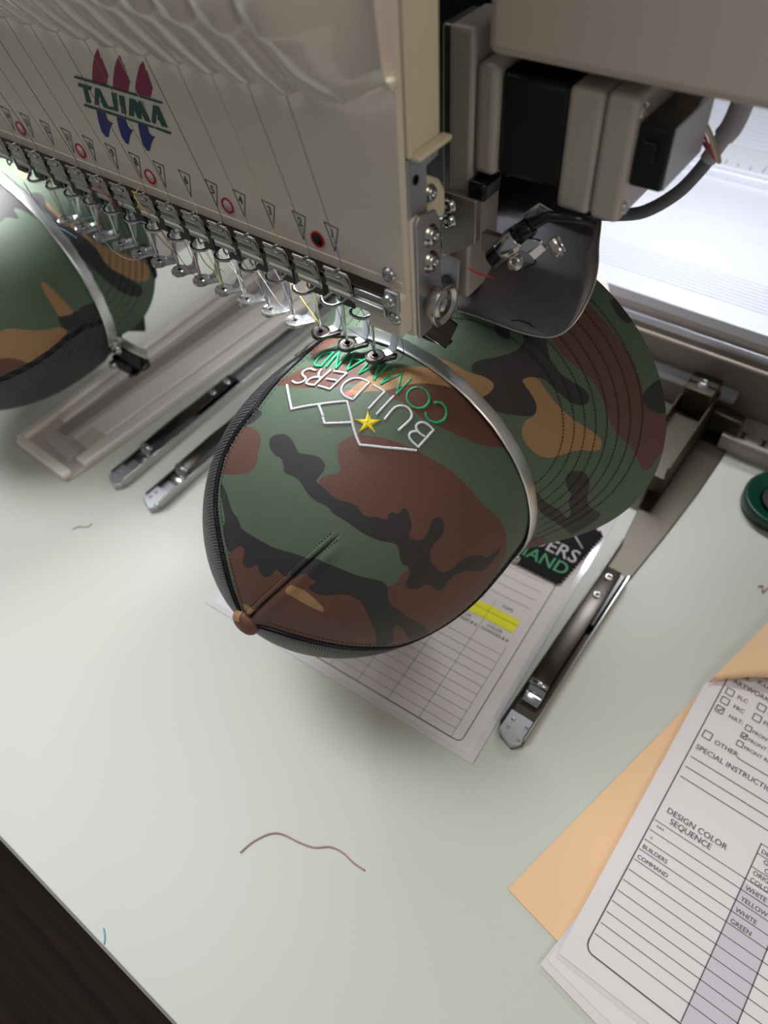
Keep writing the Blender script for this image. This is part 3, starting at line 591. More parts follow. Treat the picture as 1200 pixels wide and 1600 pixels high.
# ---------------------------------------------------------------- cap frames: steel band, latch, spring, cylinder
def cap_frame(dx, label, latch):
    r = empty('cap_frame', (-.1937 + dx, .25, .124), label, 'cap frame', 'steel cap frames')
    cx, cz = -.1937 + dx, .124
    RA, LA = (.048, .255) if latch else (.036, .20)
    a = np.radians(np.linspace(-58, 116, 144)); vs = []; fs = []
    prof = [(0.0893, .2385), (.0899, .2380), (.0904, .2385), (.0905, .2400), (.0903, .2458), (.0900, .2470), (.0893, .2468)]
    n = len(prof)
    for i, x in enumerate(a):
        wob = .00025 * math.sin(i * .55) + .0002 * math.sin(i * 1.3)
        for rr, y in prof: vs.append((cx + (rr) * math.sin(x), y + (wob if y > .243 else wob * .3), cz + rr * math.cos(x)))
    for i in range(len(a) - 1):
        for j in range(n): fs.append((i * n + j, i * n + (j + 1) % n, (i + 1) * n + (j + 1) % n, (i + 1) * n + j))
    MB().add(vs, fs).build('band', M['band'], r, smooth=True)
    # end hook of the band and latch with screws
    p = lambda ang, rr, y: (cx + rr * math.sin(math.radians(ang)), y, cz + rr * math.cos(math.radians(ang)))
    MB().ribbon([p(-56, .0905, .2425), p(-60, .0925, .2445), p(-64, .0930, .2480), p(-67, .0915, .2520)], (0, 1, 0), .006, .001).build('band_hook', M['chrome'], r, smooth=True)
    MB().tube([p(114, .0905, .243), p(117, .0915, .2435), p(120, .092, .245)], [.0022, .0030, .0020], 10).build('latch', M['chrome'], r, smooth=True)
    if latch:
        sp_ = []
        for i in range(110):
            q = i / 109; c = Vector((-.5040, .2425, .0930)).lerp(Vector((-.5150, .2430, .0690)), q); th = q * 2 * PI * 6.5
            sp_.append(c + Vector((math.cos(th) * .0032, math.sin(th) * .0032, 0)))
        MB().tube(sp_, .0010, 6).build('spring', M['chrome'], r, smooth=True)
        lb = MB().box(-.502, -.470, .246, .256, .062, .080).box(-.510, -.486, .244, .254, .050, .064).build('latch_block', M['black'], r, bevel=.002)
        mb = MB(); screw(mb, (-.4930, .2445, .0790), Vector((0, -1, .3)).normalized(), .0048, .004); screw(mb, (-.5080, .2430, .0560), Vector((0, -1, .3)).normalized(), .0035, .004); mb.build('screw', M['chrome'], lb, smooth=True)
        MB().ribbon([(-.4980, .2460, .0870), (-.4860, .2460, .0880), (-.4720, .2470, .0860), (-.4600, .2500, .0830)], (0, .4, 1), .0075, .0014).build('latch_lever', M['footc'], r, smooth=True, bevel=.0003)
        MB().ribbon([(-.4640, .2480, .0720), (-.4760, .2460, .0600), (-.4900, .2450, .0520)], (0, 1, .2), .0075, .0014).build('latch_lever', M['dark'], r, smooth=True, bevel=.0003)
        MB().prism([(-.4735, .1577), (-.4655, .149), (-.4700, .1304), (-.5050, .0929), (-.5190, .0566), (-.56, .040), (-.545, .075), (-.515, .115)], 'y', .288, .290).build('dark_gap_sheet', M['black'], r, bevel=.0005)  # black sheet standing in for the dark gap behind the visor
    # driver ring and machine cylinder that carry the frame
    MB().lathe([(.078, .0), (.086, .0), (.086, .012), (.078, .012), (.078, 0)], (cx, .244, cz), 'y', 64).build('driver_ring', M['dark'], r, smooth=False)
    MB().lathe([(.030, .0), (RA, .004), (RA, LA), (.030, LA)], (cx, .246, cz), 'y', 48).build('cylinder_arm', M['tray'], r, smooth=True, bevel=0)
    MB().lathe([(RA, .0), (.078, .0), (.078, .004), (RA, .004), (RA, 0)], (cx, .250, cz), 'y', 48).build('driver_disc', M['alu2'], r)
    return r
cap_frame(0, 'steel band frame clamped round the middle of the fully visible cap', False)
cap_frame(-.38, 'steel band frame on the left cap, with spring latch at its lower end', True)

# ---------------------------------------------------------------- sewing head
H = empty('sewing_head', (-.3, .215, .262), 'cream embroidery machine head with fifteen needles', 'machine')
P_ = lambda *a, **k: None
MB().box(-.70, -.1614, .2100, .2140, .2745, .42).build('face_plate', M['cream'], H, bevel=.0008)
MB().box(-.70, -.1625, .2096, .2102, .2742, .2798).build('face_plate_lip', M['cream'], H, bevel=.0004)
MB().box(-.70, -.178, .2136, .246, .270, .80).build('head_body', M['dark'], H)
MB().box(-.1785, -.1602, .2140, .2345, .3305, .80).build('side_cover', M['cream2'], H, bevel=.0012)
MB().box(-.1615, -.1598, .2137, .2165, .33, .80).build('side_trim', M['cream2'], H, bevel=.0006)
MB().box(-.1610, -.1560, .2150, .2365, .3290, .3312).build('side_flange', M['cream2'], H, bevel=.0008)
# upper thread cover with lobes
nx, nz = 560, 46
X = np.linspace(-.70, -.1625, nx); Z = np.linspace(0, 1, nz)
pt = .0199; cx0 = -.2055
zz, xx = np.meshgrid(Z, X)
ph = np.clip((cx0 - xx) / pt, -10, 99); fr = ph - np.floor(ph)
lob = np.where(xx < cx0, np.abs(np.sin(PI * fr)) ** .3, 0)
right = np.clip((xx - cx0) / .0255, 0, 1); rlob = np.where(xx >= cx0, np.sin(PI / 2 * np.clip(right * 2, 0, 1)) ** .6, 0)
lob = lob + rlob
zbot = np.where(xx < cx0, .3486 - .0042 * lob * (.6 + .6 * (1 - fr)), np.where(right < .9, .3486 - .0034 * rlob + .0018 * right, .3478))
k = np.clip((xx + .1830) / .0205, 0, 1); zbot = zbot + .0085 * k * k * (3 - 2 * k)
prof_s = np.array([0, .06, .25, .42, .52, .62, 1.0]); py = np.array([.2095, .2055, .1965, .1885, .1835, .1812, .1790]); pz = np.array([0, .0006, .011, .0215, .0270, .0345, .110])
Yp = np.interp(zz, prof_s, py); Zp = np.interp(zz, prof_s, pz)
# soften the profile corner
flat = np.clip((xx + .196) / .032, 0, 1); flat = flat * flat * (3 - 2 * flat)
Yp = Yp * (1 - flat) + (.2085 - .003 * np.clip(zz * 6, 0, 1) - .006 * zz) * flat
Yp = Yp + .0042 * (1 - lob) * np.clip(zz * 5, 0, 1) * (1 - flat) - .0006 * np.abs(np.sin(PI * fr)) * (xx < cx0)
grid_obj('thread_cover', np.stack([xx, Yp, zbot + Zp], -1), np.stack([xx, zz], -1), None, M['cover'], H, solid=0)
MB().box(-.1640, -.1600, .2060, .2100, .3555, .3590).build('cover_clip', M['cream2'], H, bevel=.001)
# needle number triangles and text
for n in range(1, 16):
    xc = -.1953 - .018 * (n - 1); mb = MB(); y = .2098
    tri = [(xc - .0074, .2952), (xc, .2943), (xc - .0033, .2830)]
    for i in range(3):
        a, b_ = Vector((tri[i][0], 0, tri[i][1])), Vector((tri[(i + 1) % 3][0], 0, tri[(i + 1) % 3][1])); d = (b_ - a).normalized(); s = Vector((-d.z, 0, d.x)) * .00022; e = d * .0002
        mb.add([(q.x, y, q.z) for q in (a - s - e, b_ - s + e, b_ + s + e, a + s - e)], [(0, 1, 2, 3)])
    text_mb(mb, str(n), .0056 if n < 10 else .0052, (xc - .0037, y, .2893), (1, 0, 0), (0, 0, 1), .00002, 'CENTER', .9 if n < 10 else .66, 0, .00012)
    mb.build('needle_number', M['green'], H)
for x in (-.2079, -.2629, -.3168, -.3716, -.4246, -.4790):
    rg = MB().lathe([(.0030, 0), (.0038, 0), (.0038, -.0004), (.0030, -.0004), (.0030, 0)], (x, .2099, .2857), 'y', 32).build('lamp_ring', M['red'], H, label='red ring')
    MB().lathe([(.0030, 0), (.0027, -.0003), (0, -.0005)], (x, .2099, .2857), 'y', 24).build('lamp_lens', M['hole'] if x == -.2079 else (M['trayd'] if x == -.2629 else M['lens']), rg, smooth=True)
# maker's mark on the face plate
LG = PANEL_LOGO
for k, mk in (('p1', 'magenta'), ('p2', 'magenta'), ('p3', 'magenta'), ('b1', 'blue'), ('b2', 'blue'), ('b3', 'blue'), ('bar1', 'green'), ('bar2', 'green'), ('T', 'green'), ('A1', 'green'), ('J', 'green'), ('I', 'green'), ('M', 'green'), ('A2', 'green')):
    yy = .2098 if mk != 'green' else .2096
    mb = MB(); poly = LG[k]; mb.prism(poly, 'y', yy, .2101); nm = {'magenta': 'logo_sail', 'blue': 'logo_wave'}.get(mk, 'logo_bar' if k.startswith('bar') else 'logo_letter')
    mb.build(nm, M[mk], H)
# rail and thread clips
MB().box(-.70, -.1690, .2035, .2130, .2725, .2752).build('upper_rail', M['dark'], H, bevel=.0003)
MB().box(-.70, -.1715, .2065, .2130, .2672, .2722).build('clip_rail', M['black'], H)
MB().box(-.1845, -.1680, .2030, .2072, .2640, .2740).build('rail_end', M['chrome'], H, bevel=.0006)
MB().box(-.1845, -.1670, .2015, .2032, .2672, .2700).build('rail_end_rib', M['chrome'], H, bevel=.0006)
# one clip, then copies
def clip_mesh():
    nu, nv = 44, 44; vs = []; fs = []
    for j in range(nv):
        v = j / (nv - 1); z = .2792 - .0128 * v
        xr = .0062 + .0018 * math.sin(PI * min(1, v * .62)) ** .8
        xl = -.0078 + .0010 * v
        for i in range(nu):
            u = i / (nu - 1); x = xl + (xr - xl) * u
            g = lambda q, w: math.exp(-(q / w) ** 2)
            d = .0011 * g(v - .05, .06)                                   # rolled top edge
            # upper rib bends down at its right end
            cu = max(0, (u - .62) / .30); rv = .30 + .52 * cu ** 2.2
            if u < .93: d += .0009 * g(v - rv, .05 + .10 * cu) * min(1, (.93 - u) / .04)
            if u < .80: d += .0011 * g(v - .66, .05)
            d += .0008 * g(u - 1.0, .05) + .0006 * g(v - 1, .05)
            if abs(u - .52) < .07 and v < .10: d -= .0016
            vs.append((x, .2040 - .0006 * math.sin(PI * v) - d, z))
    for j in range(nv - 1):
        for i in range(nu - 1): fs.append((j * nu + i, j * nu + i + 1, (j + 1) * nu + i + 1, (j + 1) * nu + i))
    return vs, fs
cv_, cf_ = clip_mesh(); x1 = -.1925
clip0 = MB().add([(x + x1, y, z) for x, y, z in cv_], cf_).build('thread_clip', M['clip'], H, smooth=True, solid=.0004)
loop = [(x1 + .0006 + .0015 * math.cos(t), .2028, .2776 + .0010 * math.sin(t)) for t in np.linspace(-PI, 0, 10)]
cl0 = MB().tube(loop, .00035, 6).build('clip_loop', M['chrome'], clip0, smooth=True)
cb0 = MB().tube([(x1 - .0040, .2060, .2655), (x1 - .0035, .2050, .2630), (x1 - .0015, .2045, .2620), (x1 + .0005, .2050, .2635), (x1 + .0012, .2060, .2655)], .0005, 6).build('clip_wire', M['chrome'], clip0, smooth=True)
# needle assembly
xn = -.1934
yN = .2237
foot0 = MB().lathe([(.0013, -.0010), (.0013, .0008), (.0016, .0012), (.0022, .0012), (.0025, .0007), (.0040, .0008), (.0045, .0012), (.0050, .0010), (.0051, .0006), (.0051, -.0010), (.0048, -.0014), (.0014, -.0014), (.0013, -.0010)], (xn, yN, .2178), 'z', 36).build('presser_foot', M['dark'], H)  # same steel as the other feet, its dark reflections put into the colour
st0 = MB().ribbon([(xn + .0026, yN + .0036, .2182), (xn + .0050, yN + .0064, .2190), (xn + .0058, yN + .0080, .2215), (xn + .0062, yN + .0105, .2300), (xn + .0064, yN + .0125, .2400), (xn + .0064, yN + .0130, .2660)], (1, -.3, 0), .0052, .0008).build('foot_strap', M['steel'], foot0, smooth=True, bevel=.0002)
nd0 = MB().tube([(xn, yN, .2660), (xn, yN, .2430), (xn, yN, .2425), (xn, yN, .2205), (xn, yN, .2160)], [.0011, .0011, .0008, .0007, .0002], 10).build('needle', M['chrome'], foot0, smooth=True)
tl0 = MB().prism([(xn + .0030, yN - .0040), (xn + .0095, yN + .0050), (xn + .0085, yN + .0075), (xn + .0010, yN + .0048)], 'z', .2168, .2186).build('foot_tail', M['dark'], foot0, bevel=.0003)
cp0 = MB().lathe([(.0028, .2530), (.0032, .2536), (.0032, .2600), (.0024, .2610), (.0024, .2680), (0, .2680)], (xn - .0005, yN - .0008, 0), 'z', 20).build('needle_clamp', M['chrome'], foot0, smooth=False, bevel=.0002)
wl = [(xn + .0056 * math.cos(t) + .0005, .2165 + .0045 * math.sin(t), .2500 + .0006 * math.sin(t)) for t in np.linspace(-PI * .98, .02 * PI * 3, 22)]
wl0 = MB().tube([(wl[0][0], .2215, .259)] + wl + [(wl[-1][0], .2215, .259)], .0009, 8).build('thread_guide', M['chrome'], foot0, smooth=True)
hb0 = MB().box(xn - .0075, xn + .0012, .2110, .2190, .2545, .2640).build('needle_holder', M['black'], foot0, bevel=.0006)
foot0['label'] = 'steel ring foot, dark reflections in its colour'
for n in range(2, 17):
    sh = (-.018 * (n - 1), 0, 0)
    c = copy_part(clip0, H, sh)
    for q in (cl0, cb0): copy_part(q, c)
    if n <= 15:
        c = copy_part(foot0, H, sh); c['label'] = 'ring foot'
        if n > 3: c.data = foot0.data.copy(); c.data.materials[0] = M['footc']  # pale copy of the foot steel, bright reflections put into the colour
        if n <= 3: c['label'] = 'steel ring foot, dark reflections in its colour'
        for q in (st0, nd0, cp0, wl0, hb0): copy_part(q, c)
        q = copy_part(tl0, c)
        if n > 3: q.data = q.data.copy(); q.data.materials[0] = M['footc']
# right end of the head
MB().box(-.1790, -.1612, .2052, .2140, .2545, .2745).build('end_block', M['cream'], H, bevel=.0012)
MB().box(-.1665, -.1604, .2139, .2200, .2500, .3060).build('end_block', M['cream'], H, bevel=.001)
MB().box(-.1675, -.1606, .2030, .2053, .2690, .2790).build('end_tab', M['steel'], H, bevel=.0006)
for c_, ax_, r_ in (((-.1695, .2100, .2815), 'f', .0031), ((-.1650, .2028, .2745), 'f', .0029), ((-.1640, .2050, .2648), 'f', .0029)):
    mb = MB(); screw(mb, c_, Vector((0, -1, 0)), r_); mb.build('screw', M['chrome'], H, smooth=True)
sp_ = MB().prism([(.2152, .2490), (.2250, .2490), (.2322, .2580), (.2322, .2980), (.2290, .3040), (.2175, .3065), (.2152, .3040)], 'x', -.1604, -.1588).build('side_plate', M['steel'], H, bevel=.0005)
for y, z, r_ in ((.2246, .2950, .0041), (.2242, .2833, .0041)):
    mb = MB(); screw(mb, (-.1588, y, z), 'x', r_, .003); mb.build('screw', M['chrome'], sp_, smooth=True)
MB().prism([(.2142, .2850), (.2265, .2850), (.2265, .3220), (.2345, .3230), (.2350, .3290), (.2142, .3290)], 'x', -.1630, -.1612).build('steel_bracket', M['steel'], H, bevel=.0004)
MB().lathe([(.0014, .0), (.0019, .0), (.0019, .0004), (.0014, .0004), (.0014, 0)], (-.1612, .2190, .3200), 'x', 20).build('bracket_hole_rim', M['hole'], H)
MB().box(-.1655, -.1625, .2140, .2185, .306, .329).build('bracket_back', M['hole'], H)
MB().lathe([(.0045, 0), (.0048, .0008), (.0070, .0030), (.0085, .0055), (.0094, .0074), (.0096, .0082), (.0092, .0088), (.0082, .0086), (.0076, .0074), (.0062, .0070), (.0054, .0082), (.0044, .0086), (.0032, .0078), (.0026, .0088), (0, .0090)], (-.1595, .2240, .2645), 'x', 40).build('knob', M['chrome'], H, smooth=True, label='round chrome knob')
MB().prism([(.2262, .2995), (.2440, .2905), (.2460, .2930), (.2460, .3030), (.2420, .3090), (.2262, .3190)], 'x', -.1720, -.1655).build('cable_guide', M['cream2'], H, bevel=.0015)
mb = MB(); screw(mb, (-.1650, .2335, .3070), 'x', .0032); mb.build('screw', M['chrome'], H, smooth=True)
MB().prism([(-.1762, .2385), (-.1569, .2325), (-.1507, .2484), (-.1560, .2500), (-.1740, .2500)], 'y', .2330, .2340).build('needle_shield', M['dark'], H)
MB().prism([(-.1849, .2323), (-.1688, .2305), (-.1575, .2318), (-.1700, .2400), (-.1849, .2400)], 'y', .2360, .2400).build('shield_flap', M['black'], H)
MB().tube([(-.1849, .2358, .2320), (-.1688, .2358, .2302), (-.1569, .2345, .2318)], .0005, 6).build('shield_edge', M['chrome'], H, smooth=True)
MB().tube([(-.1762, .2328, .2385), (-.1569, .2328, .2322)], .0004, 6).build('shield_edge', M['chrome'], H, smooth=True)
# black arm blocks added for the dark gap behind the head, and the light beige beam across it
AR = empty('dark_gap_fill', (-.2, .4, .3), 'black arm block added for the dark interior behind the cream head', 'machine part')
MB().box(-.265, -.1775, .30, .50, .268, .80).build('dark_arm_fill', M['blackm'], AR, bevel=.002)
MB().box(-.1775, -.118, .3030, .46, .286, .80).build('dark_gap_plate', M['blackm'], AR, bevel=.001)  # black plate added to keep the gap behind the bracket dark
MB().lathe([(.004, 0), (.0045, .001), (.0045, .012), (.0, .0125)], (-.181, .285, .318), Vector((0, -1, 0)), 20).build('arm_plug', mat('purple_plastic', '#5a2266', .4), AR, smooth=True, label='purple plug')
BM = empty('machine_beam', (.1, .30, .352), 'wide beige machine housing across the top right corner', 'machine housing')
MB().box(-.1545, .75, .2555, .50, .352, .80).build('housing', M['beam'], BM, bevel=.0035, seg=3)

# ---------------------------------------------------------------- motor and bracket
MO = empty('stepper_motor', (-.13, .28, .30), 'square stepper motor with black body and aluminium end caps', 'motor')
MB().box(-.1617, -.1515, .2600, .3010, .3045, .3468).build('front_flange', M['alu2'], MO, bevel=.003, seg=4)
st = MB().box(-.1515, -.1226, .2625, .2985, .3055, .3440).build('lamination_stack', M['black'], MO, bevel=.002)
for i in range(20):
    x = -.1508 + i * .00142
    MB().box(x, x + .0007, .2640, .2980, .3436, .3446).build('lamination', M['black'], st)
MB().box(-.1226, -.1085, .2600, .3020, .3000, .3460).build('rear_flange', M['alu2'], MO, bevel=.0025, seg=4)
MB().box(-.1082, -.0960, .2600, .3020, .3000, .3465).build('rear_cap', M['alu2'], MO, bevel=.0025, seg=4)
for y in (.2650, .2960):
    for z in (.3405, .3050):
        mb = MB(); screw(mb, (-.0960, y, z), 'x', .0026, .0012); mb.build('screw', M['steel'], MO, smooth=True)
cn = MB().box(-.0960, -.0835, .2640, .3000, .3145, .3370).build('connector', M['black'], MO, bevel=.001)
MB().box(-.0836, -.0828, .2648, .3000, .3150, .3375).build('connector_cover', M['gsleeve'], MO, bevel=.0015)
MB().box(-.0930, -.0880, .2625, .2640, .3250, .3320).build('connector_latch', M['black'], cn, bevel=.0005)
BR = empty('mounting_bracket', (-.168, .262, .29), 'tall grey aluminium bracket holding the motor beside the cream head', 'bracket')
MB().box(-.1735, -.1620, .2595, .2850, .2420, .3580).build('upright', M['alu2'], BR, bevel=.002, seg=3)
MB().box(-.1795, -.1736, .2640, .2850, .2400, .3560).build('upright_side', M['alu'], BR, bevel=.001)
pl = MB().prism([(-.1735, .2640), (-.1560, .2760), (-.1560, .2960), (-.1735, .2960)], 'y', .2545, .2592).build('foot_plate', M['alu'], BR, bevel=.0006)
for z in (.2905, .2835):
    mb = MB(); screw(mb, (-.1695, .2545, z), Vector((0, -1, 0)), .0030, .0025); mb.build('screw', M['chrome'], pl, smooth=True)
MB().box(-.1620, -.1530, .2560, .2700, .2950, .3030).build('rubber_stop', M['rubber'], BR, bevel=.0015)
lp = MB().prism([(-.1800, .2300), (-.1665, .2360), (-.1650, .2640), (-.1800, .2680)], 'y', .2560, .2575).build('lower_plate', M['steel'], BR, bevel=.0004)
MB().lathe([(0, 0), (.0030, 0), (.0033, -.0003), (.0033, -.0005), (0, -.0004)], (-.1715, .2560, .2510), 'y', 20).build('plate_hole', M['hole'], lp)
MB().box(-.1560, -.1440, .2600, .2640, .2700, .2790).build('pointer_mount', M['alu'], BR, bevel=.0005)

# ---------------------------------------------------------------- guard plate
GP = empty('guard_plate', (-.14, .27, .245), 'scratched steel guard plate with rounded end above the cap visor', 'guard plate')
out = [(-0.1779, 0.0055), (-0.1563, 0.0068), (-0.138, 0.0070), (-0.1240, 0.0082), (-0.1150, 0.0120), (-0.1105, 0.022), (-0.1108, 0.0376), (-0.1140, 0.0495), (-0.1190, 0.0590), (-0.1230, 0.0700), (-0.130, 0.0810), (-0.189, 0.0810), (-0.189, 0.0055)]
out = [tuple(q) for q in smooth_poly(out, 2)]
def gp(x, s, o=0.0):
    c = math.cos(math.radians(35)); s_ = math.sin(math.radians(35))
    cur = .0012 * math.sin((x + .18) * 75) * min(1, s / .03)
    return (x, .2555 + s * c - o * s_, .2290 + s * s_ + o * c + cur)
import bmesh
bm = bmesh.new(); vv = [bm.verts.new((x, s, 0)) for x, s in out]; bm.faces.new(vv)
bmesh.ops.triangulate(bm, faces=bm.faces)
bmesh.ops.subdivide_edges(bm, edges=bm.edges, cuts=5, use_grid_fill=True)
bm.verts.index_update(); pv = [gp(v.co.x, v.co.y) for v in bm.verts]; pf = [tuple(v.index for v in f_.verts) for f_ in bm.faces]; bm.free()
MB().add(pv, pf).build('plate', M['guard'], GP, smooth=True, solid=.0009)
MB().tube([gp(x, s_, .0002) for x, s_ in out[:-3]], .0006, 6).build('plate_edge', M['footc'], GP, smooth=True)
for pts in ([(-0.1457, 0.0355), (-0.1447, 0.0376), (-0.143, 0.0391), (-0.1422, 0.0408), (-0.1432, 0.0414)], [(-0.1396, 0.0107), (-0.1367, 0.0121), (-0.1335, 0.0126), (-0.1307, 0.0126), (-0.1287, 0.012)]):
    MB().tube([gp(x, s, .0007) for x, s in pts], .00035, 5).build('scratch', M['inkd'], GP, label='black scratch mark')
MB().tube([gp(-.1708, .0177, .0006), gp(-.1717, .0262, .0006), gp(-.1726, .0347, .0006), gp(-.1728, .0399, .0006)], .0003, 5).build('plate_seam', M['inkd'], GP)

# ---------------------------------------------------------------- laser pointer
LP = empty('laser_pointer', (-.14, .25, .28), 'small black laser pointer in a chrome clamp over the guard plate', 'laser pointer')
tipv = Vector((-.1432, .2485, .2755)); backv = Vector((-.1300, .2560, .2925)); ax = (tipv - backv).normalized()
MB().lathe([(.0044, 0), (.0044, .0062), (.0038, .0066), (0, .0060)], tipv - ax * .0062, ax, 28).build('barrel_tip', M['rubber'], LP, smooth=False, bevel=.0003)
MB().lathe([(.0046, 0), (.0050, .0004), (.0050, .0090), (.0046, .0094), (0, .0094)], tipv - ax * .0150, ax, 32).build('clamp_ring', M['chrome'], LP, smooth=True)
MB().lathe([(.0040, 0), (.0042, .0008), (.0042, .0075), (.0, .0075)], tipv - ax * .0225, ax, 24).build('boot', M['rubber'], LP, smooth=True)
MB().ribbon([tipv - ax * .0120 + Vector((.004, 0, .001)), tipv - ax * .0120 + Vector((.0105, .000, .0012)), tipv - ax * .0110 + Vector((.0125, .003, -.002))], ax, .0075, .0028).build('clamp_ear', M['chrome'], LP, bevel=.0006)
mb = MB(); screw(mb, tipv - ax * .0070 + Vector((.0078, -.0035, -.0012)), Vector((.15, -.8, .55)).normalized(), .0030, .0035); mb.build('clamp_screw', M['chrome'], LP, smooth=True)
mb = MB(); screw(mb, tipv - ax * .0170 + Vector((.0125, .004, -.002)), Vector((.7, -.3, -.3)).normalized(), .0030, .0070); mb.build('clamp_screw', M['chrome'], LP, smooth=True)
MB().ribbon([backv + Vector((-.006, .004, -.001)), backv + Vector((-.001, .007, .0035)), backv + Vector((.006, .007, .0015))], (.3, -.5, .8), .009, .0012).build('holder_strap', M['chrome'], LP, smooth=True, bevel=.0003)
MB().tube([backv + Vector((-.009, .008, -.010)), backv + Vector((-.0150, .010, -.016))], .0040, 16).build('holder_stud', M['steel'], LP, smooth=True)
MB().tube([tipv - ax * .0200, backv + Vector((.001, 0, .001)), (-.1225, .2560, .2985), (-.1140, .2590, .2985), (-.1060, .2640, .2965)], [.0034, .0028, .0020, .0018, .0018], 12).build('cable', M['cable'], LP, smooth=True)
spo.location = tipv + ax * .0015
_t = Vector(CP(*np.array(REDDOT), .0)) - spo.location
spo.rotation_euler = _t.to_track_quat('-Z', 'Y').to_euler()
mb = MB().tube([(-.1655, .2400, .2782), (-.1604, .2400, .2768), (-.1554, .2410, .2747), (-.1512, .2420, .2727)], .00016, 5)
rt = mb.build('loose_thread', thread_mat('brown_thread', '#a06a3a')); tag(rt, 'thin tan thread tail with red end hanging beside the chrome knob', 'thread')
MB().tube([(-.1512, .2420, .2727), (-.1464, .2430, .2711), (-.1400, .2450, .2700)], [.0003, .0004, .0002], 6).build('thread_end', thread_mat('red_thread_end', '#d8242c'), rt, label='red end')

# ---------------------------------------------------------------- grey cable
CB = empty('grey_cable', (-.09, .32, .29), 'grey sheathed cable looping from the motor with coloured wires', 'cable')
def crv(pts, n=8):
    """catmull-rom through points"""
    P = [Vector(p) for p in pts]; P = [P[0] * 2 - P[1]] + P + [P[-1] * 2 - P[-2]]; out = []
    for i in range(1, len(P) - 2):
        for k in range(n):
            t = k / n; a, b_, c, d = P[i - 1:i + 3]
            out.append(.5 * ((2 * b_) + (c - a) * t + (2 * a - 5 * b_ + 4 * c - d) * t * t + (3 * b_ - a - 3 * c + d) * t ** 3))
    out.append(P[-2]); return out
MB().tube(crv([(-.150, .318, .2650), (-.130, .318, .2670), (-.1124, .32, .2707), (-.1027, .32, .2766), (-.0932, .32, .2867), (-.0874, .32, .2967), (-.0840, .32, .3043)]), .0029, 14).build('sheath', M['gcable'], CB, smooth=True)
MB().tube(crv([(-.0846, .32, .3030), (-.0811, .32, .3127), (-.0789, .32, .3182), (-.0780, .322, .3280), (-.0775, .324, .352)]), [.0034] * 9 + [.0044] * 24, 14).build('sleeve', M['gsleeve'], CB, smooth=True)
for i, (c, o) in enumerate((('#c8362c', 0), ('#e4ddd8', .0012), ('#2a2224', -.0012), ('#c9b48c', .002))):
    MB().tube(crv([(-.0860, .30, .3260 + o), (-.0834 + o, .30 + o, .3215), (-.0795 + o * 2, .302, .3150 - o), (-.0780, .310, .3080), (-.0815, .318, .3060)]), .0006, 8).build('wire', thread_mat('wire_insulation', c), CB, smooth=True, label=['red wire', 'white wire', 'black wire', 'tan wire'][i])

# ---------------------------------------------------------------- aluminium pantograph rail
RL = empty('aluminium_rail', (-.1, .6, .08), 'bright ribbed aluminium rail with printed ruler scale', 'rail')
MB().box(-.62, .75, .5065, .706, .0905, .1).build('front_slab', M['railp'], RL, bevel=.0006)
for i in range(15):
    y = .5300 + i * .0042 + (0 if i < 9 else .05)
    MB().box(-.62, .75, y, y + .0018, .0998, .1005).build('groove_rib', M['railp'], RL)
MB().box(-.62, .75, .5065, .5150, .0845, .0904).build('front_lip', M['alu2'], RL, bevel=.0004)
MB().box(-.62, .75, .5025, .5100, .0800, .0846).build('lower_lip', M['rail'], RL, bevel=.0012)
MB().box(-.62, .75, .5045, .5100, .0765, .0800).build('lower_lip', M['rail'], RL, bevel=.001)
MB().box(-.62, .75, .7065, .7140, .0905, .1065).build('step_bar', M['railp'], RL, bevel=.001)
rs = MB().box(-.62, .75, .7140, .7560, .0905, .1075).build('ruler_strip', M['railp'], RL, bevel=.0006)
mb = MB()
for i in range(60):
    x = -.60 + i * .0115; h = .013 if i % 5 == 0 else (.0085 if i % 5 in (2,) else .006)
    mb.box(x - .0003, x + .0003, .7180, .7180 + h, .1074, .1077)
for i in range(8):
    text_mb(mb, str(i * 10), .016, (-.2160 + (i - 1) * .115 + .002, .7330, .1077), (1, 0, 0), (0, 1, 0), .0001, 'CENTER')
mb.build('ruler_print', M['inkd'], rs)
MB().box(-.62, .75, .7565, 1.05, .0905, .1020).build('rear_slab', M['railp'], RL, bevel=.0006)
for i in range(24):
    y = .765 + i * .0085; MB().box(-.62, .75, y, y + .003, .1018, .1028).build('groove_rib', M['railp'], RL)
# machine body under the rail
LB = MB().box(-.62, .75, .5160, .60, 0.0002, .0900).build('machine_housing', M['wallp'], None, bevel=.001); tag(LB, 'taupe machine housing wall below the aluminium rail', 'machine housing')
LD = MB().box(-.62, -.062, .5050, .5158, .0300, .0370).build('pale_ledge', M['gsleeve'], None, bevel=.001); tag(LD, 'thin pale ledge along the foot of the taupe machine base', 'ledge')
rp = []
for sgn in range(3):
    MBp = [(x, .4955 + .0008 * math.cos(x * 2600 + sgn * 2.094), .0765 + .0008 * math.sin(x * 2600 + sgn * 2.094)) for x in np.arange(-.30, .20, .00018 * 2)]
    rp.append(MBp)
rope = empty('wire_rope', (-.1, .4955, .0765), 'thin twisted steel rope stretched along the front of the rail', 'rope')
for p in rp: MB().tube(p, .0009, 5).build('strand', mat('pinkish_rope', '#a5948c', .5), rope, smooth=True)
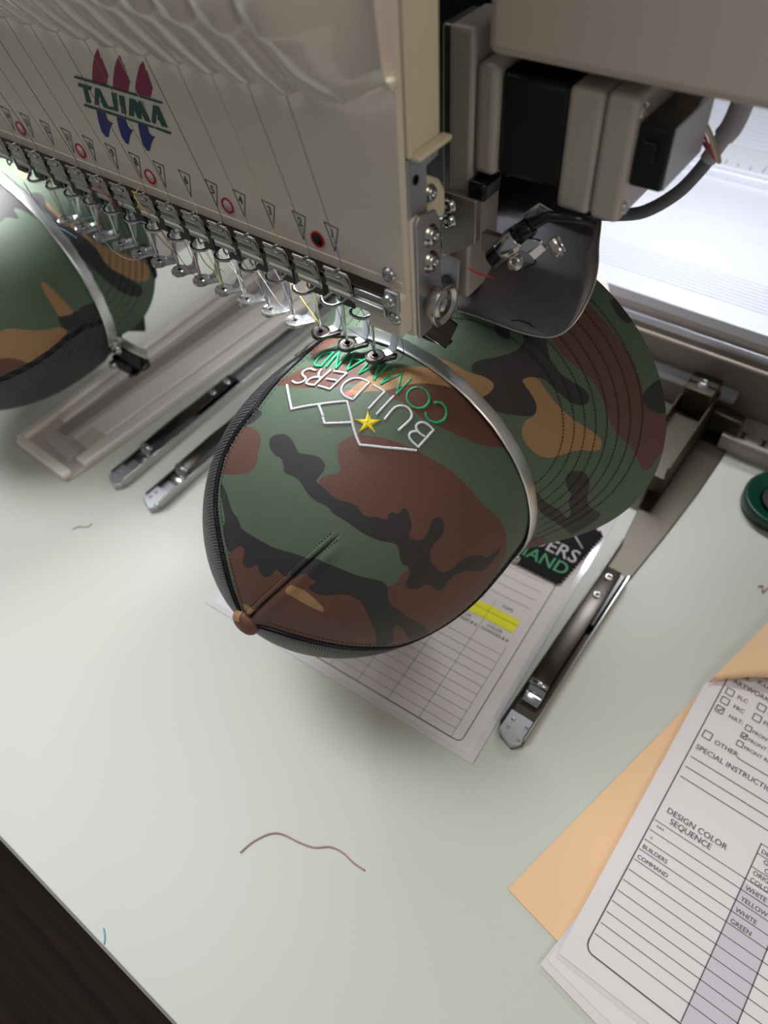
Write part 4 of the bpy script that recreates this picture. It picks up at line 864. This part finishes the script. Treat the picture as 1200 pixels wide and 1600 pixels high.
# white label strip on the right
LS = MB().box(-.0585, .12, .4840, .5150, .012, .016).build('label_strip', M['whitep'], None, bevel=.0006); tag(LS, 'pale strip with dark markings at the right edge above the green spool', 'label strip')
mb = MB()
for i in range(5):
    x = -.044 + i * .016; mb.box(x - .0012, x + .0012, .4880, .4960, .0160, .0163).box(x - .003, x + .003, .4880, .4890, .0160, .0163).box(x - .003, x + .003, .4950, .4960, .0160, .0163)
mb.build('strip_print', M['inkd'], LS)
MB().box(-.0585, .12, .4840, .4860, .0002, .012).build('strip_support', M['whitep'], LS)
# bracket at the back of the right arm
BK = empty('arm_bracket', (-.08, .45, .012), 'brown steel bracket bolted over the rear end of the right support arm', 'bracket')
MB().prism([(-.0985, .4020), (-.0975, .4960), (-.0745, .4960), (-.0735, .4020)], 'z', .012, .0285).build('bracket_plate', M['armb'], BK, bevel=.001)
MB().box(-.0992, -.0974, .4250, .5010, .012, .042).build('bracket_flange', M['armb'], BK, bevel=.0005)
MB().box(-.0746, -.0728, .4020, .5010, .012, .042).build('bracket_flange', M['armb'], BK, bevel=.0005)
MB().box(-.0975, -.0745, .4800, .5030, .0285, .052).build('rear_block', M['armb'], BK, bevel=.001)
mb = MB(); screw(mb, (-.0860, .4900, .052), 'z', .004); mb.build('bolt', M['steel'], BK, smooth=True)
MB().prism([(-.0728, .4900), (-.0728, .5030), (-.0480, .4990), (-.0480, .4880)], 'z', .010, .030).build('side_wing', M['armb'], BK, bevel=.001)

# ---------------------------------------------------------------- support arms lying on the table
def support_arm(x0, label, wide=False, blade=0.0):
    y0 = .1725
    r = empty('support_arm', (x0, y0, 0), label, 'support arm', 'chrome support arms on the table')
    w = .0185
    if wide: pts = [(0, 0), (w, 0), (w, .150), (.0235, .2050), (.0270, .255), (.0290, .335), (-.0230, .335), (-.0210, .295), (-.0060, .235), (0, .180)]
    else: pts = [(0, 0), (w, 0), (w, .34), (0, .34)]
    base = [(x0 + a, y0 + b_) for a, b_ in pts]
    rnd = [(x0 + .0045, y0 - .0005), (x0 + w - .0045, y0 - .0035), (x0 + w, y0 + .002)] + base[2:] + [(x0, y0 + .004)]
    ch = MB().prism(rnd, 'z', 0.0002, .0022).build('channel_base', M['steel'] if not wide else M['armb'], r, bevel=.0005)
    MB().box(x0 + w - .0008, x0 + w + .0004, y0 + .004, y0 + (.150 if wide else .34), .0010, .0098).build('side_wall', M['chrome'], r, bevel=.0003)
    MB().box(x0 - .0004, x0 + .0008, y0 + .006, y0 + (.180 if wide else .34), .0010, .0075).build('side_wall', M['dark'], r, bevel=.0003)
    # nose block with rivets
    nb = MB().prism([(x0 + .001, y0 + .002), (x0 + .006, y0 - .001), (x0 + w - .005, y0 - .0038), (x0 + w - .0005, y0 + .001), (x0 + w - .0008, y0 + .018), (x0 + .001, y0 + .018)], 'z', .0022, .0065).build('nose_block', M['steel'], r, bevel=.0008)
    for dx, dy in ((.006, .006), (.006, .012), (.0155, .012), (.0155, .002)):
        mb = MB(); screw(mb, (x0 + dx, y0 + dy, .0065), 'z', .0011, .0006); mb.build('rivet', M['chrome'], nb, smooth=True)
    MB().ribbon([(x0 + .0085, y0 + .028, .0042), (x0 + .0085, y0 + .033, .0062), (x0 + .0085, y0 + .036, .0055), (x0 + .0085, y0 + .040, .0100), (x0 + .0085, y0 + .0425, .0108)], (1, 0, 0), .0118, .0010).build('catch', M['chrome'], r, smooth=True, bevel=.0003)
    sb = MB().ribbon([(x0 + .0080, y0 + .040, .0112), (x0 + .0080, y0 + .060, .0118), (x0 + .0080, y0 + .085, .0122), (x0 + .0078, y0 + .100, .0110), (x0 + .0070, y0 + .149, .0100)], (1, 0, 0), .0120, .0010).build('spring_blade', M['dark'], r, smooth=True, bevel=.0003)
    MB().ribbon([(x0 + .0080, y0 + .0385, .0098), (x0 + .0080, y0 + .0400, .0113), (x0 + .0080, y0 + .0425, .0117)], (1, 0, 0), .0128, .0011).build('blade_tip', M['chrome'], sb, smooth=True)
    MB().box(x0 + .0005, x0 + .0165, y0 + .100, y0 + .150, .0024, .0080).build('black_pad', M['rubber'], r, bevel=.0008)
    for dy in (.122, .140):
        mb = MB(); screw(mb, (x0 + .0072, y0 + dy, .0108), 'z', .0032, .0016); mb.build('screw', M['chrome'], r, smooth=True)
    return r
support_arm(-.4610, 'chrome support arm lying beside the beige tray', blade=0)
support_arm(-.4170, 'chrome support arm on the table just left of the cap crown', blade=0)
support_arm(-.0785, 'chrome support arm right of the order sheet, widening towards the back', wide=True)

# ---------------------------------------------------------------- beige tray
TR = empty('plastic_tray', (-.53, .155, 0), 'long beige plastic tray with sunken channel on the left of the table', 'tray')
o_ = [(-.566, .158), (-.562, .1535), (-.502, .1490), (-.494, .1500), (-.489, .156), (-.487, .170), (-.466, .503), (-.575, .503)]
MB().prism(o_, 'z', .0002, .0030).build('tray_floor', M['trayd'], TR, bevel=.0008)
def wall_strip(name, a, b_, w0, h, mt, z0=.003):
    d = (Vector(b_) - Vector(a)).normalized(); n = Vector((-d.y, d.x)) * w0 / 2; a = Vector(a); b_ = Vector(b_)
    return MB().prism([tuple(a - n), tuple(b_ - n), tuple(b_ + n), tuple(a + n)], 'z', z0, h).build(name, mt, TR, bevel=.0018, seg=3)
wall_strip('front_rim', (-.562, .1575), (-.490, .1545), .0090, .0095, M['tray'])
wall_strip('side_rim', (-.562, .157), (-.570, .503), .0080, .0095, M['tray'])
wall_strip('inner_rim', (-.4935, .170), (-.474, .503), .0130, .0085, M['tray'])
wall_strip('centre_panel', (-.5145, .186), (-.500, .503), .0235, .0060, M['tray'])
wall_strip('dark_groove', (-.5400, .185), (-.5330, .503), .0140, .0036, M['groove'])
wall_strip('inner_rib', (-.5530, .195), (-.5560, .503), .0090, .0060, M['tray'])
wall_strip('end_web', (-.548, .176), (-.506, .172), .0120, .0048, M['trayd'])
MB().box(-.517, -.498, .186, .2045, .0060, .0080).build('glossy_tab', M['cover'], TR, bevel=.001)

# ---------------------------------------------------------------- green spool at the right
SPL = empty('green_spool', (.0045, .4500, 0), 'dark green plastic spool with black centre at the right edge of the table', 'spool')
MB().lathe([(.0150, 0.0004), (.0270, .0004), (.0287, .0020), (.0287, .0105), (.0280, .0120), (.0262, .0120), (.0235, .0090), (.0170, .0080), (.0155, .0060), (.0150, .0004)], (.0045, .4500, 0), 'z', 64).build('flange', M['spool'], SPL, smooth=True)
MB().lathe([(0, .0006), (.0149, .0006), (.0149, .0090), (0, .0090)], (.0045, .4500, 0), 'z', 48).build('core', M['blackm'], SPL)

# ---------------------------------------------------------------- order sheet under the cap
A_ = Vector((-.079, .1472, 0)); U_ = Vector((-.9983, -.0582, 0)); Vv = Vector((-.0582, .9983, 0))
def S(u, v, z=0): return A_ + U_ * u + Vv * v + Vector((0, 0, z))
SH = empty('order_sheet', tuple(A_), 'printed order sheet with yellow highlight lying under the cap', 'paper')
SH.location = A_ + Vector((0, 0, .0004))
def quad(mb, f, u0, u1, v0, v1, z): return mb.add([f(u0, v0, z), f(u1, v0, z), f(u1, v1, z), f(u0, v1, z)], [(0, 1, 2, 3)])
def slab(f, u0, u1, v0, v1, z0, z1):
    vs = [f(u, v, z) for z in (z0, z1) for u, v in ((u0, v0), (u1, v0), (u1, v1), (u0, v1))]
    return MB().add(vs, [(0, 1, 2, 3), (4, 5, 6, 7), (0, 1, 5, 4), (1, 2, 6, 5), (2, 3, 7, 6), (3, 0, 4, 7)])
slab(S, 0, .225, 0, .292, .0003, .0012).build('plastic_sleeve', M['sleeve'], SH)
slab(S, .004, .220, .004, .283, .0012, .0015).build('paper_sheet', M['paper'], SH)
def line(mb, f, u0, v0, u1, v1, z, w_=.00035):
    d = Vector((u1 - u0, v1 - v0)); n = Vector((-d.y, d.x)).normalized() * w_ / 2
    return mb.add([f(u0 - n.x, v0 - n.y, z), f(u1 - n.x, v1 - n.y, z), f(u1 + n.x, v1 + n.y, z), f(u0 + n.x, v0 + n.y, z)], [(0, 1, 2, 3)])
mb = MB(); z = .00165
for i in range(12):
    if i < 11: line(mb, S, .0196, .0075 + i * .0068, .2050, .0075 + i * .0068, z)
for u in (.0200, .0441, .0685, .0930, .1156, .1400, .1640, .1880): line(mb, S, u, .0075, u, .0830, z)
for i in range(14): line(mb, S, .0200, .118 + i * .0082, .205, .118 + i * .0082, z)
line(mb, S, .0441, .0830, .0441, .112, z); line(mb, S, .0685, .083, .0685, .112, z)
line(mb, S, .0205, .1005, .075, .1005, z)
mb.build('printed_lines', M['inkl'], SH)
mb = MB()
line(mb, S, .0130, .0120, .0130, .2700, z, .0006); line(mb, S, .0170, .0078, .2100, .0078, z, .0006)
for i in range(6):
    a, b_ = math.radians(i * 15), math.radians(i * 15 + 15); line(mb, S, .0170 - .004 * math.sin(b_) , .0118 - .004 * math.cos(b_), .0170 - .004 * math.sin(a), .0118 - .004 * math.cos(a), z, .0006)
mb.build('printed_frame', M['ink'], SH)
mb = MB()
for s_, u, v, sz in (('ITEMS', .0380, .1090, .0034), ('COLOR', .0395, .0900, .0034), ('CHANGES & #', .0425, .0862, .0034), ('QTY', .0590, .1090, .0034), ('COLOR', .0640, .0900, .0034), ('CHANGES & #', .0670, .0862, .0034)):
    text_mb(mb, s_, sz, S(u, v, z), -U_, Vv, .0001)
mb.build('printed_text', M['ink'], SH, kind='stuff')
slab(S, .0212, .0760, .0945, .1060, .00170, .00178).build('highlight', M['yellow'], SH, label='yellow highlighter band')
mb = MB(); zz_ = .0019; line(mb, S, .0441, .0945, .0441, .1060, zz_); line(mb, S, .0212, .1010, .076, .1010, zz_); mb.build('highlighted_lines', mat('olive_ink', '#b5ad2a', .8), SH)

# ---------------------------------------------------------------- black patch with embroidered words
pts = []
def pink(a, b_, n):
    a = Vector(a); b_ = Vector(b_); d = (b_ - a); nn = Vector((d.y, -d.x)).normalized() * .0011
    for i in range(n): pts.append(tuple(a + d * (i / n) - nn)); pts.append(tuple(a + d * ((i + .5) / n) + nn))
pink((-.185, .2900), (-.1000, .2928), 28); pink((-.0985, .2935), (-.0930, .3500), 17); pink((-.0945, .3515), (-.185, .3540), 28); pink((-.187, .353), (-.187, .291), 17)
PT = MB().prism(pts, 'z', .0026, .0040).build('embroidered_patch', M['patch']); tag(PT, 'black cloth patch with zigzag edges and stitched words, lying on the order sheet', 'patch')
ux = Vector((1, .035, 0)); uy = Vector((-.035, 1, 0))
def raised(s_, size, org, m, xs, bold):
    mb = MB(); c = bpy.data.curves.new('t', 'FONT'); c.body = s_; c.size = size; c.align_x = 'RIGHT'; c.extrude = .00035; c.bevel_depth = .00030; c.bevel_resolution = 1; c.offset = bold; c.resolution_u = 4
    o = bpy.data.objects.new('t', c); me = bpy.data.meshes.new_from_object(o); a = ux.normalized(); b_ = uy.normalized(); O = Vector(org)
    mb.add([O + a * (v.co.x * xs) + b_ * v.co.y + Vector((0, 0, v.co.z)) for v in me.vertices], [tuple(p.vertices) for p in me.polygons])
    bpy.data.objects.remove(o); bpy.data.curves.remove(c); bpy.data.meshes.remove(me)
    return mb.build('patch_lettering', m, PT, smooth=False)
raised('BUILDERS', .0170, (-.0975, .3140, .0042), M['pgrey'], .95, -.0001)['label'] = 'grey embroidered word'
raised('COMMAND', .0155, (-.0985, .3005, .0042), M['pgreen'], .95, -.0001)['label'] = 'green embroidered word'
MB().tube([(-.1141, .3400, .0044), (-.0995, .3295, .0044)], .0009, 8, flat=.5).build('patch_outline', M['pgrey'], PT, smooth=True)
MB().tube([(-.1141, .3400, .0044), (-.150, .336, .0044)], .0009, 8, flat=.5).build('patch_outline', M['pgrey'], PT, smooth=True)

# ---------------------------------------------------------------- manila folder and form sheets at the lower right
FD = empty('manila_folder', (.03, .2, .0004), 'manila card folder under the printed forms', 'folder')
MB().prism([(-.0250, .0993), (.0095, .0930), (.20, .06), (.20, .49), (.0850, .4900), (.0322, .3462)], 'z', .0004, .0016).build('folder_back', M['manila'], FD)
vs = []; n = 30
for i in range(n + 1):
    q = i / n; x = .0162 + .085 * q; y = .2780 + .048 * q ** .75; lift = .0066 + .006 * min(1, q * 4)
    vs += [(x, y, lift), (x + .002, y + .008, lift + .001), (.0655 + .12 * q, .490, .0050), (x, y, lift - .0012)]
fs = []
for i in range(n):
    a = i * 4; fs += [(a, a + 1, a + 5, a + 4), (a + 1, a + 2, a + 6, a + 5), (a, a + 4, a + 7, a + 3)]
MB().add(vs, fs).build('folder_flap', M['manila'], FD, smooth=True)
A2 = Vector((.0125, .0879, 0)); v2 = Vector((.0111, .9999, 0)); u2 = Vector((.9999, -.0111, 0))
def F(u, v, z=0):                              # u right across the sheet, v up the sheet
    return A2 + u2 * u + v2 * v + Vector((0, 0, z))
def clipped(f, z0, z1):
    P = [(0, 0), (.216, 0), (.216, .279), (.052, .279), (.0015, .1925), (0, .1890)]; n = len(P)
    return MB().add([f(u, v, z) for z in (z0, z1) for u, v in P], [tuple(range(n))[::-1], tuple(range(n, 2 * n))] + [(i, (i + 1) % n, n + (i + 1) % n, n + i) for i in range(n)])
def sheet(name, label, du, dv, rot, z0, th=.0003, m='paper2'):
    c, s = math.cos(rot), math.sin(rot)
    f = lambda u, v, z=0: F(du + u * c - v * s, dv + u * s + v * c, z)
    o = clipped(f, z0, z0 + th).build(name, M[m]); tag(o, label, 'paper'); return o
sheet('paper_sheet', 'lowest white sheet of the form stack, sticking out at its lower left', -.0051, -.0100, -.150, .0020)
sheet('paper_sheet', 'second white sheet from the bottom of the form stack', -.0030, -.0060, -.125, .0026, m='paper')
sheet('paper_sheet', 'white sheet directly beneath the printed form', -.0005, -.0020, -.012, .0032)
FM = empty('printed_form', tuple(F(0, 0, .0042)), 'printed embroidery form on top of the stack with colour sequence table', 'paper')
o = clipped(F, .0042, .0046).build('form_sheet', M['paper'], FM)
z = .0048
slab(F, .0628, .0848, .0143 - .004, .0905, z - .0001, z).build('shaded_column', M['shade'], FM, label='grey shaded column')
mb = MB(); z = .0050
line(mb, F, .0097, .0145, .0102, .2040, z, .0006); line(mb, F, .0150, .0097, .216, .0080, z, .0007)
for i in range(6):
    a, b_ = math.radians(i * 15), math.radians(i * 15 + 15)
    line(mb, F, .0150 - .0052 * math.sin(b_), .0148 - .0052 * math.cos(b_), .0150 - .0052 * math.sin(a), .0148 - .0052 * math.cos(a), z, .0007)
for i in range(12): line(mb, F, .0108, .0195 + i * .00661, .200, .0200 + i * .00661, z, .0004)
line(mb, F, .0628, .0100, .0637, .1151, z, .0005); line(mb, F, .0850, .0100, .0846, .1151, z, .0005)
for v in (.1151, .1089, .1004): line(mb, F, .0634, v, .200, v, z, .0004)
for v in (.1392, .1317, .1244): line(mb, F, .0121, v, .180, v - .001, z, .0005)
line(mb, F, .0345, .1545, .180, .154, z, .0005)
def sq(u, v, s_): 
    for a in ((u, v, u + s_, v), (u + s_, v, u + s_, v + s_), (u + s_, v + s_, u, v + s_), (u, v + s_, u, v)): line(mb, F, *a, z, .0005)
for u, v, s_ in ((.0128, .1905, .0046), (.0126, .1830, .0046), (.0122, .1755, .0046), (.0125, .1550, .0050), (.0325, .1918, .0046), (.0327, .1835, .0046), (.0315, .1745, .0035), (.0312, .1682, .0035), (.0310, .1620, .0035)): sq(u, v, s_)
for u, v, s_ in ((.0122, .1755, .0046), (.0312, .1682, .0035)):
    line(mb, F, u + s_ * .2, v + s_ * .5, u + s_ * .42, v + s_ * .2, z, .0006); line(mb, F, u + s_ * .42, v + s_ * .2, u + s_ * .85, v + s_ * .85, z, .0006)
mb.build('printed_lines', M['ink'], FM)
mb = MB(); T = lambda s_, u, v, sz, xs=1: text_mb(mb, s_, sz, F(u, v, z), u2, v2, .0001, 'LEFT', xs)
for s_, u, v, sz in (('DESIGN COLOR', .0142, .1000, .0049), ('SEQUENCE', .0181, .0950, .0049), ('BUILDERS', .0116, .0738, .0034), ('COMMAND', .0116, .0672, .0034), ('^^^', .0130, .0880, .0034), ('*', .0130, .0800, .0034),
                     ('WHITE', .0652, .0870, .0036), ('YELLOW', .0652, .0804, .0036), ('WHITE', .0650, .0735, .0036), ('GREEN', .0648, .0668, .0036), ('DESIGN', .0652, .1102, .0036), ('GARMENT', .0680, .1055, .0036), ('COLOR', .0700, .1015, .0036), ('ORIGINAL', .0655, .0968, .0036), ('COLOR', .0655, .0925, .0036),
                     ('SPECIAL INSTRUCTIONS', .0122, .1455, .0048), ('OTHER:', .0200, .1548, .0044), ('HAT:', .0205, .1760, .0040), ('FRC', .0203, .1835, .0040), ('FLC', .0200, .1912, .0040), ('ARTWORK', .0138, .2000, .0046), ('SIZE:', .0140, .2070, .0042), ('X-LARGE', .0260, .2085, .0042), ('OF COLORS', .0180, .2145, .0042), ('COLOR', .030, .222, .0042),
                     ('FULL', .0390, .1840, .0040), ('LARGE', .0390, .1920, .0040), ('FRONT CENTER', .0358, .1745, .0034), ('FRONT LEFT', .0356, .1682, .0034), ('FRONT RIGHT', .0354, .1620, .0034)):
    T(s_, u, v, sz)
mb.build('printed_text', M['ink'], FM, kind='stuff')

# ---------------------------------------------------------------- threads
def thread(pts, r, c, label, name='loose_thread', group=None, k=6):
    o = MB().tube(crv(pts, 6), r, k).build(name, c, smooth=True); tag(o, label, 'thread', group); return o
TC = {n: thread_mat('thread_' + n, c) for n, c in dict(violet='#5b5a9c', green='#4f7f5c', yellow='#c9b04c', grey='#8a8585', black='#2a2524', white='#cfcaca', red='#a02a34', teal='#6fb4cf', pink='#b08a8a', olive='#93954f', blue='#35507a', sky='#8ac4ea').items()}
up = ['violet', 'green', 'yellow', 'grey', 'black', 'white', 'olive', 'red', 'olive', 'grey', 'black', 'grey', 'black', 'grey', 'grey']
nth = ['first', 'second', 'third', 'fourth', 'fifth', 'sixth', 'seventh', 'eighth', 'ninth', 'tenth', 'eleventh', 'twelfth', 'thirteenth', 'fourteenth', 'fifteenth']
for n in range(1, 16):
    c = up[n - 1]; xs_ = -.2115 - .0199 * (n - 1); xe = -.1924 - .018 * (n - 1)
    thread([(xs_, .2066, .3505), (xs_ * .5 + xe * .5, .2068, .315), (xe, .2060, .2815), (xe + .0003, .2028, .2785)], .00016, TC[c], '%s upper thread running down the face plate to the %s needle from the right' % (c, nth[n - 1]), 'upper_thread', 'upper threads on the face plate')
    thread([(xn - .018 * (n - 1) - .0022, .2168, .2560), (xn - .018 * (n - 1) - .0015, .2215, .2400), (xn - .018 * (n - 1) - .0002, yN - .0007, .2210)], .00018, TC[c], '%s lower thread hanging to the eye of the %s needle from the right' % (c, nth[n - 1]), 'needle_thread', 'threads at the needles')
thread([(-.4714, .22, .238), (-.4654, .22, .2246), (-.4555, .22, .2142), (-.4431, .22, .2125), (-.4342, .22, .2107)], .00028, TC['sky'], 'light blue thread tail hanging lowest at the far left needles')
thread([(-.4201, .22, .2414), (-.4290, .22, .2315), (-.4251, .22, .2275), (-.4083, .22, .2324), (-.3897, .22, .2438), (-.3811, .22, .254)], .00025, TC['teal'], 'teal thread curl between the left needles')
thread([(-.3432, .202, .2642), (-.3440, .199, .2740), (-.354, .199, .2757), (-.3659, .203, .2642), (-.3827, .213, .2478), (-.3951, .218, .2362), (-.4012, .22, .2278)], .0003, TC['red'], 'red thread tail looping over the chrome clips')
thread([(-.4024, .22, .232), (-.4023, .22, .2214), (-.397, .22, .2144), (-.3859, .22, .2123), (-.3745, .22, .2147), (-.3639, .22, .2208)], .00028, TC['white'], 'white thread loop sagging below the left presser feet')
yk = thread([(-.3150, .2015, .2700), (-.3190, .2005, .2745), (-.3226, .2015, .2790), (-.3195, .2010, .2810), (-.3155, .2005, .2845)], .00038, TC['yellow'], 'yellow thread knot sticking up at the clips')
thread([(-.3597, .22, .2523), (-.3473, .22, .2444), (-.3366, .22, .2358), (-.3285, .22, .2324)], .00028, TC['olive'], 'light green thread tail hanging diagonally below the middle clips')
thread([(-.3183, .22, .2512), (-.311, .22, .244), (-.3066, .22, .2357), (-.3005, .22, .2318), (-.2968, .22, .225)], .00032, TC['yellow'], 'yellow thread tail ending at a middle presser foot')
thread([(-.3170, .221, .2512), (-.305, .221, .2420), (-.3010, .221, .2357), (-.2925, .221, .2338)], .00022, TC['yellow'], 'thin second yellow strand beside the yellow thread tail')
thread([(-.3411, .22, .2519), (-.3346, .22, .2404), (-.3252, .22, .2274), (-.3158, .22, .2203)], .00022, TC['red'], 'dark red thread crossing below the middle clips')
thread([(-.3003, .22, .253), (-.2892, .22, .2434), (-.2779, .22, .2338)], .00022, TC['white'], 'straight white thread right of the yellow tail')
thread([(-.2774, .22, .2511), (-.2691, .22, .24), (-.2607, .22, .2281)], .00024, TC['black'], 'straight black thread crossing between needles four and five')
thread([(-.2652, .22, .2459), (-.2551, .22, .2322), (-.2477, .22, .2251)], .0002, TC['grey'], 'grey thread slanting between needles three and four')
thread([(-.244, .22, .2513), (-.2359, .22, .2394), (-.226, .22, .2277)], .00028, TC['yellow'], 'yellow thread slanting to needle number three')
thread([(-.3628, .22, .2429), (-.3552, .22, .2447), (-.3498, .22, .2448)], .00045, TC['violet'], 'short violet thread under the left clips')
thread([(-.2032, .2165, .2363), (-.1916, .2165, .2335), (-.185, .2165, .2298), (-.1805, .2165, .2279), (-.1747, .2165, .2281), (-.1698, .2165, .2342), (-.17, .2165, .2427), (-.1719, .2165, .2473)], .00018, TC['blue'], 'dark blue thread loop beside needle number one')
thread([(-.1613, .0239, .0008), (-.1593, .0328, .0008), (-.1545, .0417, .0010), (-.1482, .0462, .0012), (-.1376, .0486, .0010), (-.1278, .0518, .0008), (-.1204, .0576, .0010), (-.1123, .0596, .0010), (-.1037, .059, .0008), (-.0958, .0597, .0006)], .00045, TC['pink'], 'pinkish wavy thread lying on the empty table near the bottom')
thread([(-.1965, -.0507, .0006), (-.1929, -.0528, .0006), (-.19, -.0556, .0006)], .0004, TC['sky'], 'short blue thread near the front edge of the table')
thread([(-.4445, .1213, .0006), (-.4413, .1266, .0008), (-.4363, .1292, .0006), (-.4354, .1338, .0006)], .0004, TC['pink'], 'short pink thread in front of the chrome arms at the left')
thread([(.0162, .3716, .0006), (.0186, .3739, .0008), (.0204, .3687, .0008), (.022, .3743, .0006)], .0005, TC['pink'], 'tiny pink thread above the folder at the right edge')
